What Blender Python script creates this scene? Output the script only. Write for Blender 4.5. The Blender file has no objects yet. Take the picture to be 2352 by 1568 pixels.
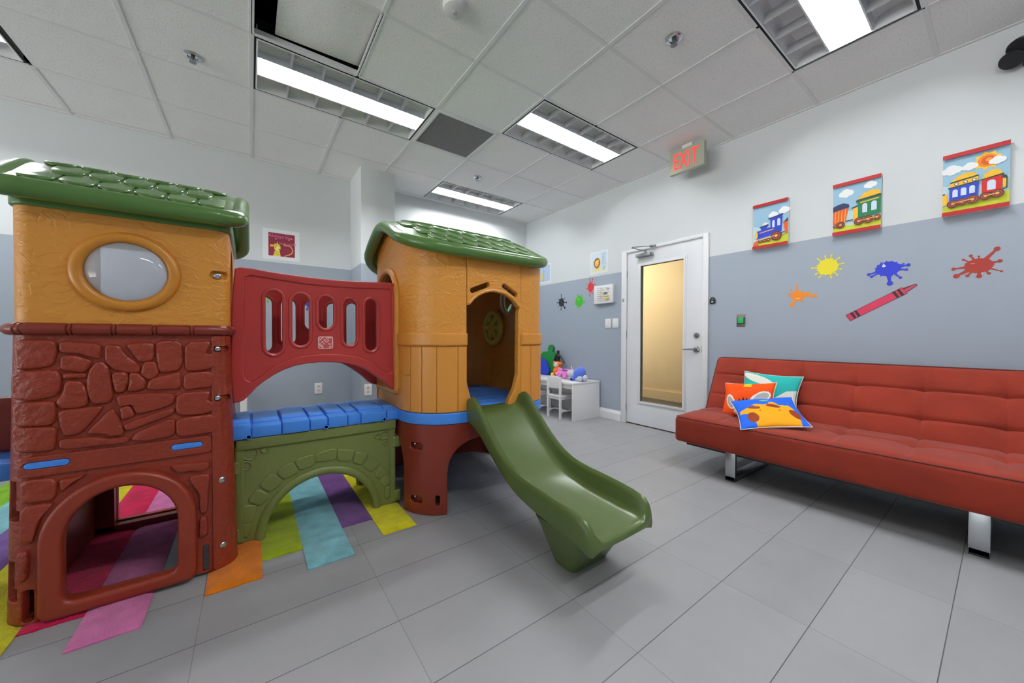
import bpy, bmesh, math, random
from mathutils import Vector, Matrix
from math import pi, sin, cos, radians
random.seed(7)
SC = bpy.context.scene
COL = SC.collection
rnd = random.uniform

# ------------------------------------------------------------------ materials
def lin(c):
    c /= 255.0
    return c / 12.92 if c <= 0.04045 else ((c + 0.055) / 1.055) ** 2.4
def rgb(c):
    return (lin(c[0]), lin(c[1]), lin(c[2]), 1.0)
MATS = {}
def mat(name, c, rough=0.5, metal=0.0, bump=None, var=0.0, spec=0.5, vscale=6.0, coat=0.0, sheen=0.0, emit=0.0, stretch=None):
    """one procedural material; bump = (noise scale, strength, distance)"""
    if name in MATS:
        return MATS[name]
    m = bpy.data.materials.new(name); m.use_nodes = True
    nt = m.node_tree; b = nt.nodes['Principled BSDF']
    b.inputs['Base Color'].default_value = rgb(c)
    b.inputs['Roughness'].default_value = rough
    b.inputs['Metallic'].default_value = metal
    b.inputs['Specular IOR Level'].default_value = spec
    b.inputs['Coat Weight'].default_value = coat
    if sheen:
        b.inputs['Sheen Weight'].default_value = sheen
        b.inputs['Sheen Roughness'].default_value = 0.4
    if emit:
        b.inputs['Emission Color'].default_value = rgb(c)
        b.inputs['Emission Strength'].default_value = emit
    tc = None
    if bump or var:
        tc = nt.nodes.new('ShaderNodeTexCoord')
        src = tc.outputs['Object']
        if stretch:
            mp = nt.nodes.new('ShaderNodeMapping'); mp.inputs['Scale'].default_value = stretch
            nt.links.new(src, mp.inputs['Vector']); src = mp.outputs['Vector']
    if var:
        n = nt.nodes.new('ShaderNodeTexNoise'); n.inputs['Scale'].default_value = vscale
        n.inputs['Detail'].default_value = 5; nt.links.new(src, n.inputs['Vector'])
        mx = nt.nodes.new('ShaderNodeMix'); mx.data_type = 'RGBA'
        mx.inputs['A'].default_value = rgb([max(0, x * (1 - var)) for x in c])
        mx.inputs['B'].default_value = rgb([min(255, x * (1 + var)) for x in c])
        nt.links.new(n.outputs['Fac'], mx.inputs['Factor'])
        nt.links.new(mx.outputs['Result'], b.inputs['Base Color'])
    if bump:
        n = nt.nodes.new('ShaderNodeTexNoise'); n.inputs['Scale'].default_value = bump[0]
        n.inputs['Detail'].default_value = 4; nt.links.new(src, n.inputs['Vector'])
        bp = nt.nodes.new('ShaderNodeBump'); bp.inputs['Strength'].default_value = bump[1]
        bp.inputs['Distance'].default_value = bump[2]
        nt.links.new(n.outputs['Fac'], bp.inputs['Height'])
        nt.links.new(bp.outputs['Normal'], b.inputs['Normal'])
    MATS[name] = m
    return m

class NT:
    """tiny node helper"""
    def __init__(s, name):
        s.m = bpy.data.materials.new(name); s.m.use_nodes = True
        s.t = s.m.node_tree; s.b = s.t.nodes['Principled BSDF']; MATS[name] = s.m
    def n(s, typ, **kw):
        nd = s.t.nodes.new(typ)
        for k, v in kw.items(): setattr(nd, k, v)
        return nd
    def l(s, a, b): s.t.links.new(a, b)
    def math(s, op, a, b=None, clamp=False):
        nd = s.n('ShaderNodeMath', operation=op, use_clamp=clamp)
        for i, x in enumerate((a, b)):
            if x is None: continue
            if isinstance(x, (int, float)): nd.inputs[i].default_value = x
            else: s.l(x, nd.inputs[i])
        return nd.outputs[0]
    def mix(s, f, a, b):
        nd = s.n('ShaderNodeMix', data_type='RGBA')
        for k, x in (('Factor', f), ('A', a), ('B', b)):
            if isinstance(x, (int, float, tuple)): nd.inputs[k].default_value = x
            else: s.l(x, nd.inputs[k])
        return nd.outputs['Result']
    def noise(s, vec, scale, detail=4):
        nd = s.n('ShaderNodeTexNoise'); nd.inputs['Scale'].default_value = scale
        nd.inputs['Detail'].default_value = detail; s.l(vec, nd.inputs['Vector'])
        return nd.outputs['Fac']
    def bump(s, h, strength, dist):
        nd = s.n('ShaderNodeBump'); nd.inputs['Strength'].default_value = strength
        nd.inputs['Distance'].default_value = dist
        s.l(h, nd.inputs['Height']); s.l(nd.outputs['Normal'], s.b.inputs['Normal'])

# ------------------------------------------------------------------ objects
def link(name, me, parent=None, loc=(0, 0, 0)):
    o = bpy.data.objects.new(name, me); COL.objects.link(o)
    if parent is not None: o.parent = parent
    o.location = loc
    return o
def obj(name, bm, mats, parent=None, loc=(0, 0, 0), smooth=35, wn=False, mods=()):
    """link a bmesh as ONE mesh object.  Geometry is in the parent's space."""
    me = bpy.data.meshes.new(name); bm.normal_update(); bm.to_mesh(me); bm.free()
    for m in (mats if isinstance(mats, (list, tuple)) else [mats]): me.materials.append(m)
    if smooth:
        me.shade_smooth(); me.set_sharp_from_angle(angle=radians(smooth))
    o = link(name, me, parent, loc)
    for typ, kw in mods:
        md = o.modifiers.new(typ.lower(), typ)
        for k, v in kw.items(): setattr(md, k, v)
    if wn:
        md = o.modifiers.new('wn', 'WEIGHTED_NORMAL'); md.keep_sharp = True
    return o
def tag(o, label, cat, group=None):
    o['label'] = label; o['category'] = cat
    if group: o['group'] = group
    return o
def thing(name, label, cat, loc=(0, 0, 0), rotz=0.0, group=None):
    o = bpy.data.objects.new(name, None); COL.objects.link(o)
    o.empty_display_size = 0.1
    o.location = loc; o.rotation_euler = (0, 0, rotz)
    return tag(o, label, cat, group)
def struct(o, label=None):
    o['kind'] = 'structure'
    if label: o['label'] = label
    return o
def copy_tree(o, parent=None):
    c = o.copy(); COL.objects.link(c)
    if parent is not None: c.parent = parent
    for ch in list(o.children): copy_tree(ch, c)
    return c

# ------------------------------------------------------------------ geometry
def NB(): return bmesh.new()
def face(bm, vs, mi=0):
    try:
        f = bm.faces.new(vs); f.material_index = mi; return f
    except ValueError:
        return None
def box(bm, x0, x1, y0, y1, z0, z1, bev=0.0, mi=0, seg=2):
    t = bmesh.new(); bmesh.ops.create_cube(t, size=1.0)
    for v in t.verts:
        v.co = Vector(((x0 + x1) / 2 + v.co.x * (x1 - x0), (y0 + y1) / 2 + v.co.y * (y1 - y0), (z0 + z1) / 2 + v.co.z * (z1 - z0)))
    if bev:
        bmesh.ops.bevel(t, geom=list(t.edges), offset=bev, segments=seg, profile=0.5, affect='EDGES')
    for f in t.faces: f.material_index = mi
    merge(bm, t)
    return bm
def merge(bm, t, M=None, mi=None):
    """append bmesh t to bm (optionally transformed) and free it"""
    t.verts.ensure_lookup_table(); t.verts.index_update()
    vs = [bm.verts.new(M @ v.co if M is not None else v.co) for v in t.verts]
    for f in t.faces:
        g = face(bm, [vs[v.index] for v in f.verts], f.material_index if mi is None else mi)
    t.free()
    return vs
def loft(bm, rings, closed=True, cap=True, mi=0):
    R = [[bm.verts.new(p) for p in r] for r in rings]
    for a, b in zip(R, R[1:]):
        n = len(a)
        for i in range(n if closed else n - 1):
            face(bm, [a[i], a[(i + 1) % n], b[(i + 1) % n], b[i]], mi)
    if cap and closed:
        face(bm, R[0][::-1], mi); face(bm, R[-1], mi)
    return R
def tube(bm, pts, r, closed=False, seg=10, mi=0, flat=1.0, up=None):
    """round tube along pts; r number or list; flat squashes along 'up'"""
    P = [Vector(p) for p in pts]; n = len(P); rings = []
    nrm = None
    for i, p in enumerate(P):
        if closed: d = P[(i + 1) % n] - P[i - 1]
        else: d = P[min(i + 1, n - 1)] - P[max(i - 1, 0)]
        d.normalize()
        if nrm is None:
            nrm = d.orthogonal() if up is None else Vector(up)
        nrm = (nrm if up is None else Vector(up)); nrm = nrm - d * nrm.dot(d)
        if nrm.length < 1e-6: nrm = d.orthogonal()
        nrm.normalize(); bi = d.cross(nrm)
        rr = r[i] if isinstance(r, (list, tuple)) else r
        rings.append([p + nrm * (rr * flat * cos(2 * pi * k / seg)) + bi * (rr * sin(2 * pi * k / seg)) for k in range(seg)])
    if closed:
        R = [[bm.verts.new(q) for q in g] for g in rings]
        for i in range(n):
            a, b = R[i], R[(i + 1) % n]
            for k in range(seg): face(bm, [a[k], a[(k + 1) % seg], b[(k + 1) % seg], b[k]], mi)
    else:
        loft(bm, rings, True, True, mi)
    return bm
def lathe(bm, prof, o=(0, 0, 0), ax=(0, 0, 1), seg=24, mi=0):
    """prof: (radius, height) pairs along ax from o"""
    a = Vector(ax).normalized(); e = a.orthogonal().normalized(); f = a.cross(e); o = Vector(o)
    rings = [[o + a * h + (e * cos(2 * pi * k / seg) + f * sin(2 * pi * k / seg)) * max(r, 1e-5) for k in range(seg)] for r, h in prof]
    loft(bm, rings, True, True, mi)
    return bm
def ball(bm, c, r, mi=0, u=14, v=9, M=None):
    t = bmesh.new(); bmesh.ops.create_uvsphere(t, u_segments=u, v_segments=v, radius=1.0)
    r = (r, r, r) if isinstance(r, (int, float)) else r
    T = Matrix.Translation(Vector(c)) @ (M.to_4x4() if M is not None else Matrix.Identity(4)) @ Matrix.Diagonal((*r, 1))
    merge(bm, t, T, mi)
def roundbox(bm, lx, ly, lz, r, nx, ny, nz, mi=0):
    """box centred on the origin with rounded edges, regular lattice on each face"""
    def axis(L, n):
        rr = min(r, L * 0.49); h = L / 2
        k = [-h + rr * (1 - cos(pi / 2 * i / 3)) for i in range(3)]
        mid = [-(h - rr) + (L - 2 * rr) * i / n for i in range(n + 1)] if isinstance(n, int) else [-(h - rr)] + [q for q in n if abs(q) < h - rr - 1e-4] + [h - rr]
        return k + mid + [-x for x in reversed(k)]
    X, Y, Z = axis(lx, nx), axis(ly, ny), axis(lz, nz)
    rx, ry, rz = (min(r, L * 0.49) for L in (lx, ly, lz)); rm = min(rx, ry, rz)
    cache = {}
    def V(i, j, k):
        if (i, j, k) not in cache:
            p = Vector((X[i], Y[j], Z[k]))
            q = Vector([max(-(L / 2 - rm), min(L / 2 - rm, a)) for a, L in zip(p, (lx, ly, lz))])
            d = p - q
            if d.length > 1e-9: p = q + d.normalized() * rm
            cache[(i, j, k)] = bm.verts.new(p)
        return cache[(i, j, k)]
    a, b, c = len(X) - 1, len(Y) - 1, len(Z) - 1
    for i in range(a):
        for j in range(b):
            face(bm, [V(i, j, c), V(i + 1, j, c), V(i + 1, j + 1, c), V(i, j + 1, c)], mi)
            face(bm, [V(i, j, 0), V(i, j + 1, 0), V(i + 1, j + 1, 0), V(i + 1, j, 0)], mi)
    for i in range(a):
        for k in range(c):
            face(bm, [V(i, 0, k), V(i + 1, 0, k), V(i + 1, 0, k + 1), V(i, 0, k + 1)], mi)
            face(bm, [V(i, b, k), V(i, b, k + 1), V(i + 1, b, k + 1), V(i + 1, b, k)], mi)
    for j in range(b):
        for k in range(c):
            face(bm, [V(0, j, k), V(0, j, k + 1), V(0, j + 1, k + 1), V(0, j + 1, k)], mi)
            face(bm, [V(a, j, k), V(a, j + 1, k), V(a, j + 1, k + 1), V(a, j, k + 1)], mi)
    return bm
def curve_bm(cu):
    o = bpy.data.objects.new('tmp', cu); COL.objects.link(o)
    dg = bpy.context.evaluated_depsgraph_get()
    me = bpy.data.meshes.new_from_object(o.evaluated_get(dg))
    bm = bmesh.new(); bm.from_mesh(me)
    bpy.data.objects.remove(o); bpy.data.curves.remove(cu); bpy.data.meshes.remove(me)
    return bm
def plate(outer, holes=(), thick=0.03, bev=0.004, res=2):
    """flat plate in (u, v) with holes, thickness along w (centred), rounded rims -> bmesh"""
    cu = bpy.data.curves.new('tmp', 'CURVE'); cu.dimensions = '2D'; cu.fill_mode = 'BOTH'
    cu.extrude = max(thick / 2 - bev, 1e-5); cu.bevel_depth = bev; cu.bevel_resolution = res; cu.offset = -bev
    for lp in [outer] + list(holes):
        s = cu.splines.new('POLY'); s.points.add(len(lp) - 1)
        for p, q in zip(s.points, lp): p.co = (q[0], q[1], 0, 1)
        s.use_cyclic_u = True
    bm = curve_bm(cu)
    bmesh.ops.remove_doubles(bm, verts=bm.verts, dist=1e-5)
    return bm
def text_bm(s, size, thick=0.0, align='CENTER', shear=0.0):
    cu = bpy.data.curves.new('tmp', 'FONT'); cu.body = s; cu.size = size; cu.extrude = thick
    cu.align_x = align; cu.align_y = 'CENTER'; cu.shear = shear; cu.resolution_u = 3
    return curve_bm(cu)
def cuts(bm, axis, vals):
    no = [0, 0, 0]; no[axis] = 1
    for v in vals:
        co = [0, 0, 0]; co[axis] = v
        bmesh.ops.bisect_plane(bm, geom=bm.verts[:] + bm.edges[:] + bm.faces[:], plane_co=co, plane_no=no, dist=1e-6)
def lerp(a, b, t): return a + (b - a) * t
def interp(tab, x):
    """piecewise-smooth table lookup, rows (x, a, b, ...)"""
    if x <= tab[0][0]: return tab[0][1:]
    for p, q in zip(tab, tab[1:]):
        if x <= q[0]:
            t = (x - p[0]) / (q[0] - p[0])
            return tuple(lerp(a, b, t) for a, b in zip(p[1:], q[1:]))
    return tab[-1][1:]
def smooth_tab(tab, n):
    """Catmull-Rom resample of rows"""
    out = []; N = len(tab)
    for i in range(N - 1):
        p0, p1, p2, p3 = tab[max(i - 1, 0)], tab[i], tab[i + 1], tab[min(i + 2, N - 1)]
        for k in range(n):
            t = k / n
            out.append(tuple(0.5 * (2 * b + (c - a) * t + (2 * a - 5 * b + 4 * c - d) * t * t + (3 * b - a - 3 * c + d) * t ** 3) for a, b, c, d in zip(p0, p1, p2, p3)))
    out.append(tuple(tab[-1]))
    return out
def ell(cx, cy, rx, ry, n=32, a0=0.0, a1=2 * pi):
    return [(cx + rx * cos(a0 + (a1 - a0) * i / n), cy + ry * sin(a0 + (a1 - a0) * i / n)) for i in range(n if abs(a1 - a0 - 2 * pi) < 1e-6 else n + 1)]
def pill(x0, y0, x1, y1, r, n=8):
    d = math.atan2(y1 - y0, x1 - x0)
    return [(x1 + r * cos(d - pi / 2 + pi * i / n), y1 + r * sin(d - pi / 2 + pi * i / n)) for i in range(n + 1)] + \
           [(x0 + r * cos(d + pi / 2 + pi * i / n), y0 + r * sin(d + pi / 2 + pi * i / n)) for i in range(n + 1)]
def rrect2(x0, x1, y0, y1, r, n=5):
    o = []
    for cx, cy, a in ((x1 - r, y1 - r, 0), (x0 + r, y1 - r, pi / 2), (x0 + r, y0 + r, pi), (x1 - r, y0 + r, 1.5 * pi)):
        o += [(cx + r * cos(a + pi / 2 * i / n), cy + r * sin(a + pi / 2 * i / n)) for i in range(n + 1)]
    return o
def chaikin(p, n=2, k=.25):
    for _ in range(n):
        q = []
        for i in range(len(p)):
            a, b = p[i], p[(i + 1) % len(p)]
            q += [(lerp(a[0], b[0], k), lerp(a[1], b[1], k)), (lerp(a[0], b[0], 1 - k), lerp(a[1], b[1], 1 - k))]
        p = q
    return p
def ccw(p):
    A = sum(p[i][0] * p[(i + 1) % len(p)][1] - p[(i + 1) % len(p)][0] * p[i][1] for i in range(len(p)))
    return p if A > 0 else p[::-1]
def inset(p, d):
    """inset a ccw polygon by d (vertex normals)"""
    n = len(p); out = []
    for i in range(n):
        a, b, c = Vector(p[i - 1]), Vector(p[i]), Vector(p[(i + 1) % n])
        e = (b - a).normalized() + (c - b).normalized()
        if e.length < 1e-6: e = (c - b)
        e.normalize(); out.append((b.x - e.y * d, b.y + e.x * d))
    return out
def pebble(bm, poly, fn, h=0.010, b=0.010, mi=0, base=-0.004, grow=0.0075):
    """raised, soft-edged stone: 2D polygon mapped through fn(u, v, w)"""
    p = ccw(poly); c = Vector((sum(q[0] for q in p) / len(p), sum(q[1] for q in p) / len(p)))
    p = [((q[0] - c.x) * (1 + grow / max(.02, (Vector(q) - c).length)) + c.x, (q[1] - c.y) * (1 + grow / max(.02, (Vector(q) - c).length)) + c.y) for q in p]
    p = chaikin(p, 2, .17)
    def pull(k): return [(lerp(c.x, u, 1 - k / max(k * 1.6, (Vector((u, v)) - c).length)), lerp(c.y, v, 1 - k / max(k * 1.6, (Vector((u, v)) - c).length))) for u, v in p]
    rings = [[fn(u, v, base) for u, v in p], [fn(u, v, h * 0.55) for u, v in pull(b * 0.25)],
             [fn(u, v, h * 0.9) for u, v in pull(b * 0.7)], [fn(u, v, h) for u, v in pull(b * 1.3)]]
    R = loft(bm, rings, True, False, mi)
    q = bm.verts.new(fn(c.x, c.y, h * 1.08)); n = len(p)
    for i in range(n): face(bm, [R[-1][i], R[-1][(i + 1) % n], q], mi)
# rounded-rectangle perimeter: s = 0 front centre, growing to +x
def rrpath(s, hx, hy, r):
    a, b, q = hx - r, hy - r, r * pi / 2
    L = 4 * a + 4 * b + 4 * q
    s = s % L
    segs = (('l', a, (0, -hy), (1, 0), (0, -1)), ('c', q, (a, -b), -pi / 2), ('l', 2 * b, (hx, -b), (0, 1), (1, 0)), ('c', q, (a, b), 0.0),
            ('l', 2 * a, (a, hy), (-1, 0), (0, 1)), ('c', q, (-a, b), pi / 2), ('l', 2 * b, (-hx, b), (0, -1), (-1, 0)), ('c', q, (-a, -b), pi),
            ('l', a + 1e-6, (-a, -hy), (1, 0), (0, -1)))
    for g in segs:
        if s <= g[1] + 1e-9:
            if g[0] == 'l':
                return g[2][0] + g[3][0] * s, g[2][1] + g[3][1] * s, g[4][0], g[4][1]
            t = g[3] + s / r
            return g[2][0] + r * cos(t), g[2][1] + r * sin(t), cos(t), sin(t)
        s -= g[1]
    return 0, -hy, 0, -1
def rrlen(hx, hy, r): return 4 * (hx - r) + 4 * (hy - r) + 2 * pi * r
def wrapper(cx, cy, hx, hy, r, taper=lambda z: 0.0):
    def f(s, z, w):
        x, y, nx, ny = rrpath(s, hx, hy, r); w += taper(z)
        return Vector((cx + x + nx * w, cy + y + ny * w, z))
    return f
def corner_cuts(hx, hy, r, n=6, extra=()):
    a, b, q = hx - r, hy - r, r * pi / 2; out = []
    for c0 in (a, a + q + 2 * b):
        for k in range(n + 1):
            out += [c0 + q * k / n, -(c0 + q * k / n)]
    return sorted(set(round(v, 6) for v in out + list(extra)))
def wrap(bm, t, fn, mi=0, dw=0.0):
    merge(bm, t_map(t, fn, dw), None, mi)
def t_map(t, fn, dw=0.0):
    for v in t.verts: v.co = fn(v.co.x, v.co.y, v.co.z + dw)
    return t
def bolt(parent, p, nrm, r=0.014, name='bolt'):
    bm = NB()
    lathe(bm, [(r, 0), (r, .003), (r * .8, .006), (r * .35, .0075), (r * .3, .004), (0.0005, .004)], p, nrm, 16)
    return obj(name, bm, M_chrome, parent)

# wall planes for things that hang on them: local (a right, b up, d off the wall) -> room
XR, YB, ZC = 3.66, 4.64, 2.874
def on_right(y, z):
    return lambda a, b, d=0.0: Vector((XR - d, y - a, z + b))
def on_back(x, z):
    return lambda a, b, d=0.0: Vector((x + a, YB - d, z + b))
class Pic:
    """painted layers: flat polygons stacked a fraction of a millimetre apart in one mesh"""
    def __init__(s, fn, d0=0.001): s.fn, s.bm, s.d, s.mats = fn, NB(), d0, []
    def mi(s, m):
        if m not in s.mats: s.mats.append(m)
        return s.mats.index(m)
    def poly(s, m, p, step=0.0003, d=None):
        p = ccw(p)
        if d is None: s.d += step; d = s.d
        face(s.bm, [s.bm.verts.new(s.fn(a, b, d)) for a, b in p], s.mi(m))
    def disc(s, m, x, y, r, ry=None, n=18, d=None): s.poly(m, ell(x, y, r, ry or r, n), d=d)
    def line(s, m, pts, w, d=None):
        if d is None: s.d += 0.0003; d = s.d
        for (x0, y0), (x1, y1) in zip(pts, pts[1:]):
            L = math.hypot(x1 - x0, y1 - y0) or 1; nx, ny = -(y1 - y0) / L * w / 2, (x1 - x0) / L * w / 2
            s.poly(m, [(x0 + nx, y0 + ny), (x1 + nx, y1 + ny), (x1 - nx, y1 - ny), (x0 - nx, y0 - ny)], d=d)
    def text(s, m, str_, x, y, size, rot=0.0, shear=0.0):
        s.d += 0.0003; t = text_bm(str_, size, 0.0, 'CENTER', shear); i = s.mi(m); c, q = cos(rot), sin(rot)
        vs = {v: s.bm.verts.new(s.fn(x + v.co.x * c - v.co.y * q, y + v.co.x * q + v.co.y * c, s.d)) for v in t.verts}
        for f in t.faces: face(s.bm, [vs[v] for v in f.verts], i)
        t.free()
    def done(s, name, parent=None):
        return obj(name, s.bm, s.mats, parent, smooth=0)
LAMP, CORR, EXPO, SKY, LOW_FILL = 86.0, 30.0, 0.26, 1.0, 9.0
# ------------------------------------------------------------------ palette
M_chrome = mat('chrome', (205, 208, 212), 0.18, 1.0)
M_steel = mat('brushed steel', (150, 152, 155), 0.35, 1.0)
M_white = mat('white paint', (226, 228, 230), 0.4)
M_lac = mat('white lacquer', (232, 232, 232), 0.35)
M_black = mat('black plastic', (22, 26, 30), 0.4)
M_gap = mat('black gap', (10, 11, 12), 0.8)  # black put in for the shade of gaps and recess backs
M_stone = mat('brown stone plastic', (142, 50, 28), 0.36, bump=(42, 0.8, 0.008), var=0.06)
M_stone_s = mat('smooth brown plastic', (142, 50, 28), 0.36, bump=(90, 0.15, 0.002))
M_maroon = mat('maroon plastic', (128, 44, 28), 0.34, bump=(120, 0.12, 0.002))
M_guard = mat('barn red plastic', (186, 60, 56), 0.33, bump=(140, 0.10, 0.002))
M_green = mat('leaf green plastic', (84, 122, 60), 0.24, bump=(90, 0.06, 0.002))
M_slide = mat('slide green plastic', (84, 102, 53), 0.27, bump=(150, 0.07, 0.002))
M_olive = mat('olive plastic', (118, 128, 66), 0.42, bump=(120, 0.2, 0.002))
M_blue = mat('blue plastic', (70, 142, 236), 0.36, bump=(120, 0.15, 0.002))
M_yel = mat('yellow plastic', (214, 200, 84), 0.4)
M_orang = mat('orange plastic', (232, 150, 30), 0.4)
M_rubber = mat('black rubber', (18, 18, 20), 0.7)

def stucco(name, c):
    k = NT(name); b = k.b
    b.inputs['Roughness'].default_value = 0.36
    tc = k.n('ShaderNodeTexCoord'); v = tc.outputs['Object']
    w = k.n('ShaderNodeTexNoise'); w.inputs['Scale'].default_value = 5.0; w.inputs['Detail'].default_value = 3; k.l(v, w.inputs['Vector'])
    mp = k.n('ShaderNodeMapping'); mp.inputs['Scale'].default_value = (9, 9, 24); k.l(v, mp.inputs['Vector'])
    ad = k.n('ShaderNodeVectorMath', operation='MULTIPLY_ADD'); k.l(w.outputs['Color'], ad.inputs[0]); ad.inputs[1].default_value = (5, 5, 5); k.l(mp.outputs['Vector'], ad.inputs[2])
    n = k.n('ShaderNodeTexNoise'); n.inputs['Scale'].default_value = 1.0; n.inputs['Detail'].default_value = 2; n.inputs['Distortion'].default_value = 1.2; k.l(ad.outputs[0], n.inputs['Vector'])
    r = k.n('ShaderNodeMapRange', interpolation_type='SMOOTHSTEP'); k.l(n.outputs['Fac'], r.inputs['Value'])
    r.inputs['From Min'].default_value = 0.46; r.inputs['From Max'].default_value = 0.60
    k.bump(r.outputs['Result'], 0.30, 0.006)
    b.inputs['Base Color'].default_value = rgb(c)
    return k.m
M_orange = stucco('amber stucco plastic', (216, 146, 56))
M_wood = mat('amber wood grain plastic', (216, 146, 60), 0.38, bump=(12, 0.35, 0.004), stretch=(3, 3, .35))

def paint():
    k = NT('two tone wall paint'); k.b.inputs['Roughness'].default_value = 0.55
    g = k.n('ShaderNodeNewGeometry'); sp = k.n('ShaderNodeSeparateXYZ'); k.l(g.outputs['Position'], sp.inputs[0])
    up = k.math('GREATER_THAN', sp.outputs['Z'], 1.822)
    k.l(k.mix(up, rgb((157, 168, 181)), rgb((208, 213, 215))), k.b.inputs['Base Color'])
    k.bump(k.noise(g.outputs['Position'], 160, 3), 0.12, 0.002)
    return k.m
M_wall = paint()
def floor_mat():
    k = NT('grey porcelain tile'); b = k.b
    g = k.n('ShaderNodeNewGeometry'); sp = k.n('ShaderNodeSeparateXYZ'); k.l(g.outputs['Position'], sp.inputs[0])
    def joint(o, off, pitch, half):
        f = k.math('FRACT', k.math('DIVIDE', k.math('SUBTRACT', o, off), pitch))
        d = k.math('MULTIPLY', k.math('MINIMUM', f, k.math('SUBTRACT', 1.0, f)), pitch)
        return k.math('LESS_THAN', d, half), k.math('FLOOR', k.math('DIVIDE', k.math('SUBTRACT', o, off), pitch))
    jx, ix = joint(sp.outputs['X'], 0.430, 0.5858, 0.0008)
    jy, iy = joint(sp.outputs['Y'], 0.4015, 0.2929, 0.0014)
    wn = k.n('ShaderNodeTexWhiteNoise', noise_dimensions='2D'); cb = k.n('ShaderNodeCombineXYZ'); k.l(ix, cb.inputs[0]); k.l(iy, cb.inputs[1]); k.l(cb.outputs[0], wn.inputs['Vector'])
    n = k.noise(g.outputs['Position'], 5, 8)
    f = k.math('ADD', k.math('MULTIPLY', n, 0.7), k.math('MULTIPLY', wn.outputs['Value'], 0.3))
    base = k.mix(f, rgb((146, 147, 149)), rgb((164, 165, 167)))
    base = k.mix(jx, base, rgb((112, 113, 115)))
    base = k.mix(jy, base, rgb((80, 82, 85)))
    k.l(base, b.inputs['Base Color'])
    b.inputs['Roughness'].default_value = 0.42; b.inputs['Specular IOR Level'].default_value = 0.45
    k.bump(k.noise(g.outputs['Position'], 90, 3), 0.08, 0.002)
    return k.m
M_floor = floor_mat()
def tile_mat():
    k = NT('mineral fibre ceiling tile'); b = k.b; b.inputs['Roughness'].default_value = 0.9
    tc = k.n('ShaderNodeNewGeometry'); v = tc.outputs['Position']
    n = k.noise(v, 130, 2); n2 = k.noise(v, 3, 2)
    sp = k.n('ShaderNodeMapRange'); k.l(n, sp.inputs['Value']); sp.inputs['From Min'].default_value = 0.30; sp.inputs['From Max'].default_value = 0.42
    c = k.mix(sp.outputs['Result'], rgb((208, 208, 206)), k.mix(n2, rgb((232, 232, 231)), rgb((240, 240, 239))))
    k.l(c, b.inputs['Base Color']); k.bump(n, 0.25, 0.003)
    return k.m
M_tile = tile_mat()
M_grid = mat('painted ceiling grid', (222, 223, 223), 0.5)
M_alu = mat('satin aluminium louver', (196, 198, 200), 0.3, 0.6)
M_refl = mat('white reflector', (228, 230, 232), 0.35)
def lamp_mat():
    k = NT('fluorescent lamp'); k.b.inputs['Base Color'].default_value = (1, 1, 1, 1)
    k.b.inputs['Emission Color'].default_value = (0.97, 0.985, 1.0, 1); k.b.inputs['Emission Strength'].default_value = LAMP
    return k.m
M_lamp = lamp_mat()
def clear(name, tint, haze):
    """thin clear plastic or glass: see-through with a surface reflection and a little haze"""
    m = bpy.data.materials.new(name); m.use_nodes = True; nt = m.node_tree; nt.nodes.clear(); MATS[name] = m
    o = nt.nodes.new('ShaderNodeOutputMaterial'); tr = nt.nodes.new('ShaderNodeBsdfTransparent'); tr.inputs[0].default_value = (*tint, 1)
    gl = nt.nodes.new('ShaderNodeBsdfGlossy'); gl.inputs['Roughness'].default_value = 0.04
    df = nt.nodes.new('ShaderNodeBsdfDiffuse'); df.inputs[0].default_value = rgb((205, 205, 210))
    fr = nt.nodes.new('ShaderNodeFresnel'); fr.inputs[0].default_value = 1.45
    a = nt.nodes.new('ShaderNodeMixShader'); a.inputs[0].default_value = haze; nt.links.new(tr.outputs[0], a.inputs[1]); nt.links.new(df.outputs[0], a.inputs[2])
    b = nt.nodes.new('ShaderNodeMixShader'); nt.links.new(fr.outputs[0], b.inputs[0]); nt.links.new(a.outputs[0], b.inputs[1]); nt.links.new(gl.outputs[0], b.inputs[2])
    nt.links.new(b.outputs[0], o.inputs['Surface'])
    return m
M_glass = clear('clear door glass', (0.96, 0.97, 0.96), 0.01)
M_bubble = clear('hazy bubble plastic', (0.84, 0.85, 0.90), 0.60)
M_suede = mat('rust red suede', (132, 46, 31), 0.85, bump=(220, 0.25, 0.002), var=0.15, vscale=4, sheen=0.2, spec=0.2)
M_piping = mat('dark piping', (86, 34, 30), 0.8)
def flat(c, r=0.6): return mat('paint %d %d %d' % tuple(c), c, r)
# ------------------------------------------------------------------ room shell
XL, YF = -7.6, -3.4
bm = NB(); box(bm, XL, XR, YF, YB, -0.12, 0.0); struct(obj('floor', bm, M_floor, smooth=0))
# back wall, left wall, wall behind the viewer
bm = NB(); box(bm, XL - .1, XR + .1, YB, YB + .12, 0, 3.0); struct(obj('wall_back', bm, M_wall, smooth=0))
bm = NB(); box(bm, XL - .1, XR + .1, YF - .12, YF, 0, 3.0); struct(obj('wall_front', bm, M_wall, smooth=0))
WA, WB, WZ0, WZ1 = -2.9, 3.9, .10, 2.70           # shop window added in the unseen left wall to light the ceiling
bm = NB(); box(bm, XL - .12, XL, YF, YB, 0, WZ0); box(bm, XL - .12, XL, YF, YB, WZ1, 3.0); box(bm, XL - .12, XL, YF, WA, WZ0, WZ1); box(bm, XL - .12, XL, WB, YB, WZ0, WZ1)
struct(obj('wall_left', bm, M_wall, smooth=0))
bm = NB()
for a, b, c, d in ((WA, WB, WZ0, WZ0 + .05), (WA, WB, WZ1 - .05, WZ1), (WA, WA + .05, WZ0, WZ1), (WB - .05, WB, WZ0, WZ1)): box(bm, XL - .09, XL + .01, a, b, c, d)
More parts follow.
